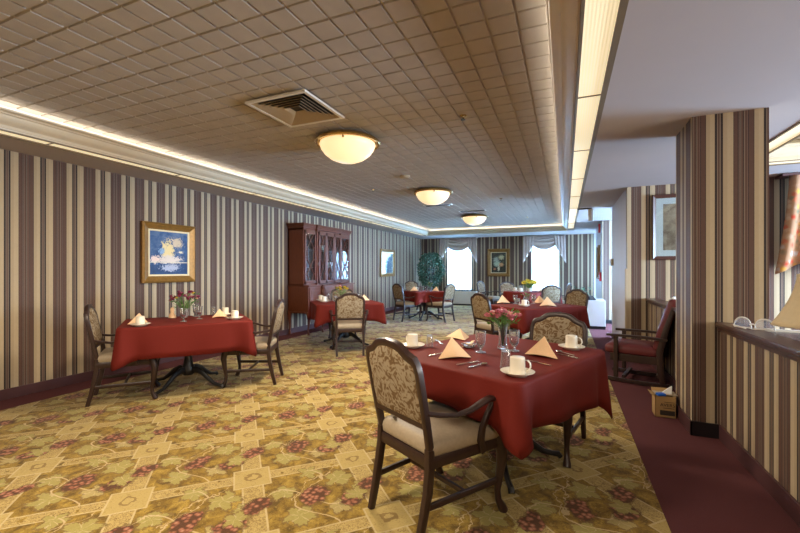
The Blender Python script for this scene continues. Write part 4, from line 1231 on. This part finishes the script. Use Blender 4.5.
# ------------------------------------------------------------------ far items
fi = thing('potted_ficus', 'tall bushy green ficus tree in the far left corner', 'plant', (-4.85, 14.75, .007))
MB().lathe([(0, 0), (.15, 0), (.19, .30), (.20, .32), (.18, .32), (.16, .28), (0, .28)], 24).build('pot', 'black', fi)
tr = MB()
for k in range(4):
    a = k*1.6; tr.sweep([(.03*math.cos(a), .03*math.sin(a), .28), (.05*math.cos(a+1), .05*math.sin(a+1), .9), (.14*math.cos(a+1.5), .14*math.sin(a+1.5), 1.5), (.22*math.cos(a+1.8), .22*math.sin(a+1.8), 2.0)], [.018, .015, .010, .005], 6)
tr.build('trunk', 'walnutframe', fi)
rr = random.Random(4); lf = MB()
for k in range(2600):
    a = rr.uniform(0, 2*PI); b_ = math.acos(rr.uniform(-1, 1)); q = rr.uniform(.45, 1)**.5
    p = Vector((.50*q*math.sin(b_)*math.cos(a), .42*q*math.sin(b_)*math.sin(a), 1.42+.74*q*math.cos(b_)))
    p += Vector((rr.gauss(0, .03), rr.gauss(0, .03), rr.gauss(0, .03)))
    if p.z > 2.1: p.z -= .1
    d = Vector((math.cos(a)*.6+rr.uniform(-.4, .4), math.sin(a)*.6+rr.uniform(-.4, .4), rr.uniform(-1.1, .2))).normalized()*rr.uniform(.07, .11)
    sd = d.cross(Vector((rr.uniform(-1, 1), rr.uniform(-1, 1), .6))).normalized()*.022
    lf.add([p, p+d*.45+sd, p+d, p+d*.45-sd], [(0, 1, 2, 3)])
tag(lf.build('foliage', 'ficus', fi, smooth=False), kind='stuff')

def unit(x0, x1, y0, y1, h, lb, name='heating_unit'):
    t = thing(name, lb, 'heater', ((x0+x1)/2, (y0+y1)/2, .0))
    hx, hy = (x1-x0)/2, (y1-y0)/2
    MB().box(-hx, hx, -hy, hy, .05, h).build('casing', 'white', t, smooth=False, bevel=.01)
    MB().box(-hx+.02, hx-.02, -hy+.02, hy, 0, .05).build('plinth', 'vinylblk', t, smooth=False)
    m = MB()
    for k in range(5): m.box(-hx+.04, hx-.04, -hy+.03+k*.028, -hy+.045+k*.028, h, h+.006)
    m.build('grille', 'black', t, smooth=False)
unit(-4.22, -3.20, YB-.30, YB-.02, .56, 'white heating unit under the left far window')
unit(-1.05, -.25, YB-.30, YB-.02, .56, 'white heating unit under the right far window')
struct('trim_11', MB().box(W1[0]-.05, W1[1]+.15, YB-.06, YB+.06, .585, .615).box(W2[0]-.05, W2[1]+.05, YB-.06, YB+.06, .585, .615), 'vinylblk')
t = thing('storage_cabinet', 'white low cabinet at the far right end of the walkway', 'cabinet', (.68, 10.75, 0))
MB().box(-.22, .20, -.35, .35, .07, .68).build('cabinet_body', 'white', t, smooth=False, bevel=.01)
MB().box(-.20, .20, -.33, .33, 0, .07).build('plinth', 'vinylblk', t, smooth=False)
MB().box(-.225, -.220, -.01, .01, .10, .64).build('door_gap', 'black', t, smooth=False)
t = thing('telephone', 'black angled telephone on top of the white low cabinet', 'telephone', (.57, 10.50, .681), .4)
MB().add([(-.09, -.08, 0), (.09, -.08, 0), (.09, .08, 0), (-.09, .08, 0), (-.09, -.08, .02), (.09, -.08, .02), (.09, .08, .10), (-.09, .08, .10)], [(0, 3, 2, 1), (4, 5, 6, 7), (0, 1, 5, 4), (1, 2, 6, 5), (2, 3, 7, 6), (3, 0, 4, 7)]).build('phone_body', 'black', t, smooth=False, bevel=.006)
MB().sweep([(-.07, -.05, .045), (-.065, 0, .075), (-.06, .06, .110)], [(.014, .02), (.010, .015), (.014, .02)], 8, side=(0, 0, 1)).build('handset', 'navy', t)
t = thing('potted_plant', 'small dark green potted plant beyond second right-hand table, beside white cabinet', 'plant', (.42, 11.6, 0))
MB().lathe([(0, 0), (.10, 0), (.11, .55), (.13, .56), (.11, .58), (0, .56)], 20).build('plant_stand', 'white', t)
lf = MB(); rr = random.Random(9)
for k in range(160):
    a = rr.uniform(0, 2*PI); p = Vector((rr.gauss(0, .09), rr.gauss(0, .09), .60+rr.uniform(0, .30)))
    d = Vector((math.cos(a), math.sin(a), rr.uniform(-.3, .9))).normalized()*rr.uniform(.08, .15)
    sd = d.cross(Vector((0, 0, 1))).normalized()*.025
    lf.add([p, p+d*.45+sd, p+d, p+d*.45-sd], [(0, 1, 2, 3)])
tag(lf.build('foliage', 'ficus', t, smooth=False), kind='stuff')

# ------------------------------------------------------------------ light
def area(name, loc, rot, sx, sy, power, col):
    l = bpy.data.lights.new(name, 'AREA'); l.shape = 'RECTANGLE'; l.size = sx; l.size_y = sy; l.energy = power; l.color = col
    o = bpy.data.objects.new(name, l); COL.objects.link(o); o.location = loc; o.rotation_euler = rot; return o
SKY = (.40, .67, 1.0)
area('daylight_and_fill', ((W1[0]+W1[1])/2, YB+.35, 1.6), (-PI/2, 0, 0), 1.0, 1.9, 300, SKY)
area('daylight_and_fill', ((W2[0]+W2[1])/2, YB+.35, 1.6), (-PI/2, 0, 0), 1.0, 1.9, 300, SKY)
area('daylight_and_fill', (3.75, 10.4, 1.5), (0, PI/2, 0), 2.0, 1.8, 1300, SKY)
area('daylight_and_fill', (1.8, 14.8, 1.5), (0, PI/2, 0), 1.9, 1.0, 110, SKY)
area('daylight_and_fill', (XR+.4, 2.5, 1.6), (0, PI/2, 0), 1.6, 6.0, 300, (1.0, .86, .68))  # unseen warm fill added for the neighbouring room's lamps, not sky light
WARM = (1, .85, .66)
for y in (-3.0, .55, 4.00, 7.21, 10.96):  # first two are unseen fills added near the camera, without dome fixtures
    l = bpy.data.lights.new('dome_and_fill_lamp', 'AREA'); l.shape = 'DISK'; l.size = .5; l.energy = {-3.0: 60, .55: 62, 4.0: 62, 7.21: 42}.get(y, 26); l.color = WARM
    o = bpy.data.objects.new('dome_and_fill_lamp', l); COL.objects.link(o); o.location = (-2.33, y, ZT-.30)
area('daylight_and_fill', (XR+.25, 5.6, 1.65), (0, PI/2, 0), 1.6, 1.6, 520, SKY)  # unseen sky light added, aimed through the alcove gap to cool the left wall
l = area('walkway_fill', (.75, -1.2, ZS-.02), (0, 0, 0), .6, .6, 38, WARM)  # unseen fill added to brighten the right foreground; no fixture here
w = bpy.data.worlds.new('sky'); S.world = w; w.use_nodes = True
bg = w.node_tree.nodes['Background']; bg.inputs[0].default_value = (.62, .80, 1.0, 1); bg.inputs[1].default_value = 1.5

# ------------------------------------------------------------------ camera
cam = bpy.data.cameras.new('camera'); co = bpy.data.objects.new('camera', cam); COL.objects.link(co)
th = math.atan(165/395)
co.location = (0, 0, H); co.rotation_euler = (PI/2, 0, th)
cam.sensor_width = 36; cam.lens = 395/800*36; cam.shift_y = 3.5/800; cam.clip_start = .02; cam.clip_end = 200
S.camera = co
for p_ in (mug0, sau0, gob0, tum0, nap0, chair0, dl): pass

S.view_settings.view_transform = 'Standard'; S.view_settings.look = 'None'; S.view_settings.gamma = 1
S.view_settings.use_curve_mapping = False; S.view_settings.exposure = 0.75
S.cycles.max_bounces = 10; S.cycles.transparent_max_bounces = 12; S.cycles.caustics_reflective = False; S.cycles.caustics_refractive = False
S.cycles.sample_clamp_indirect = 6
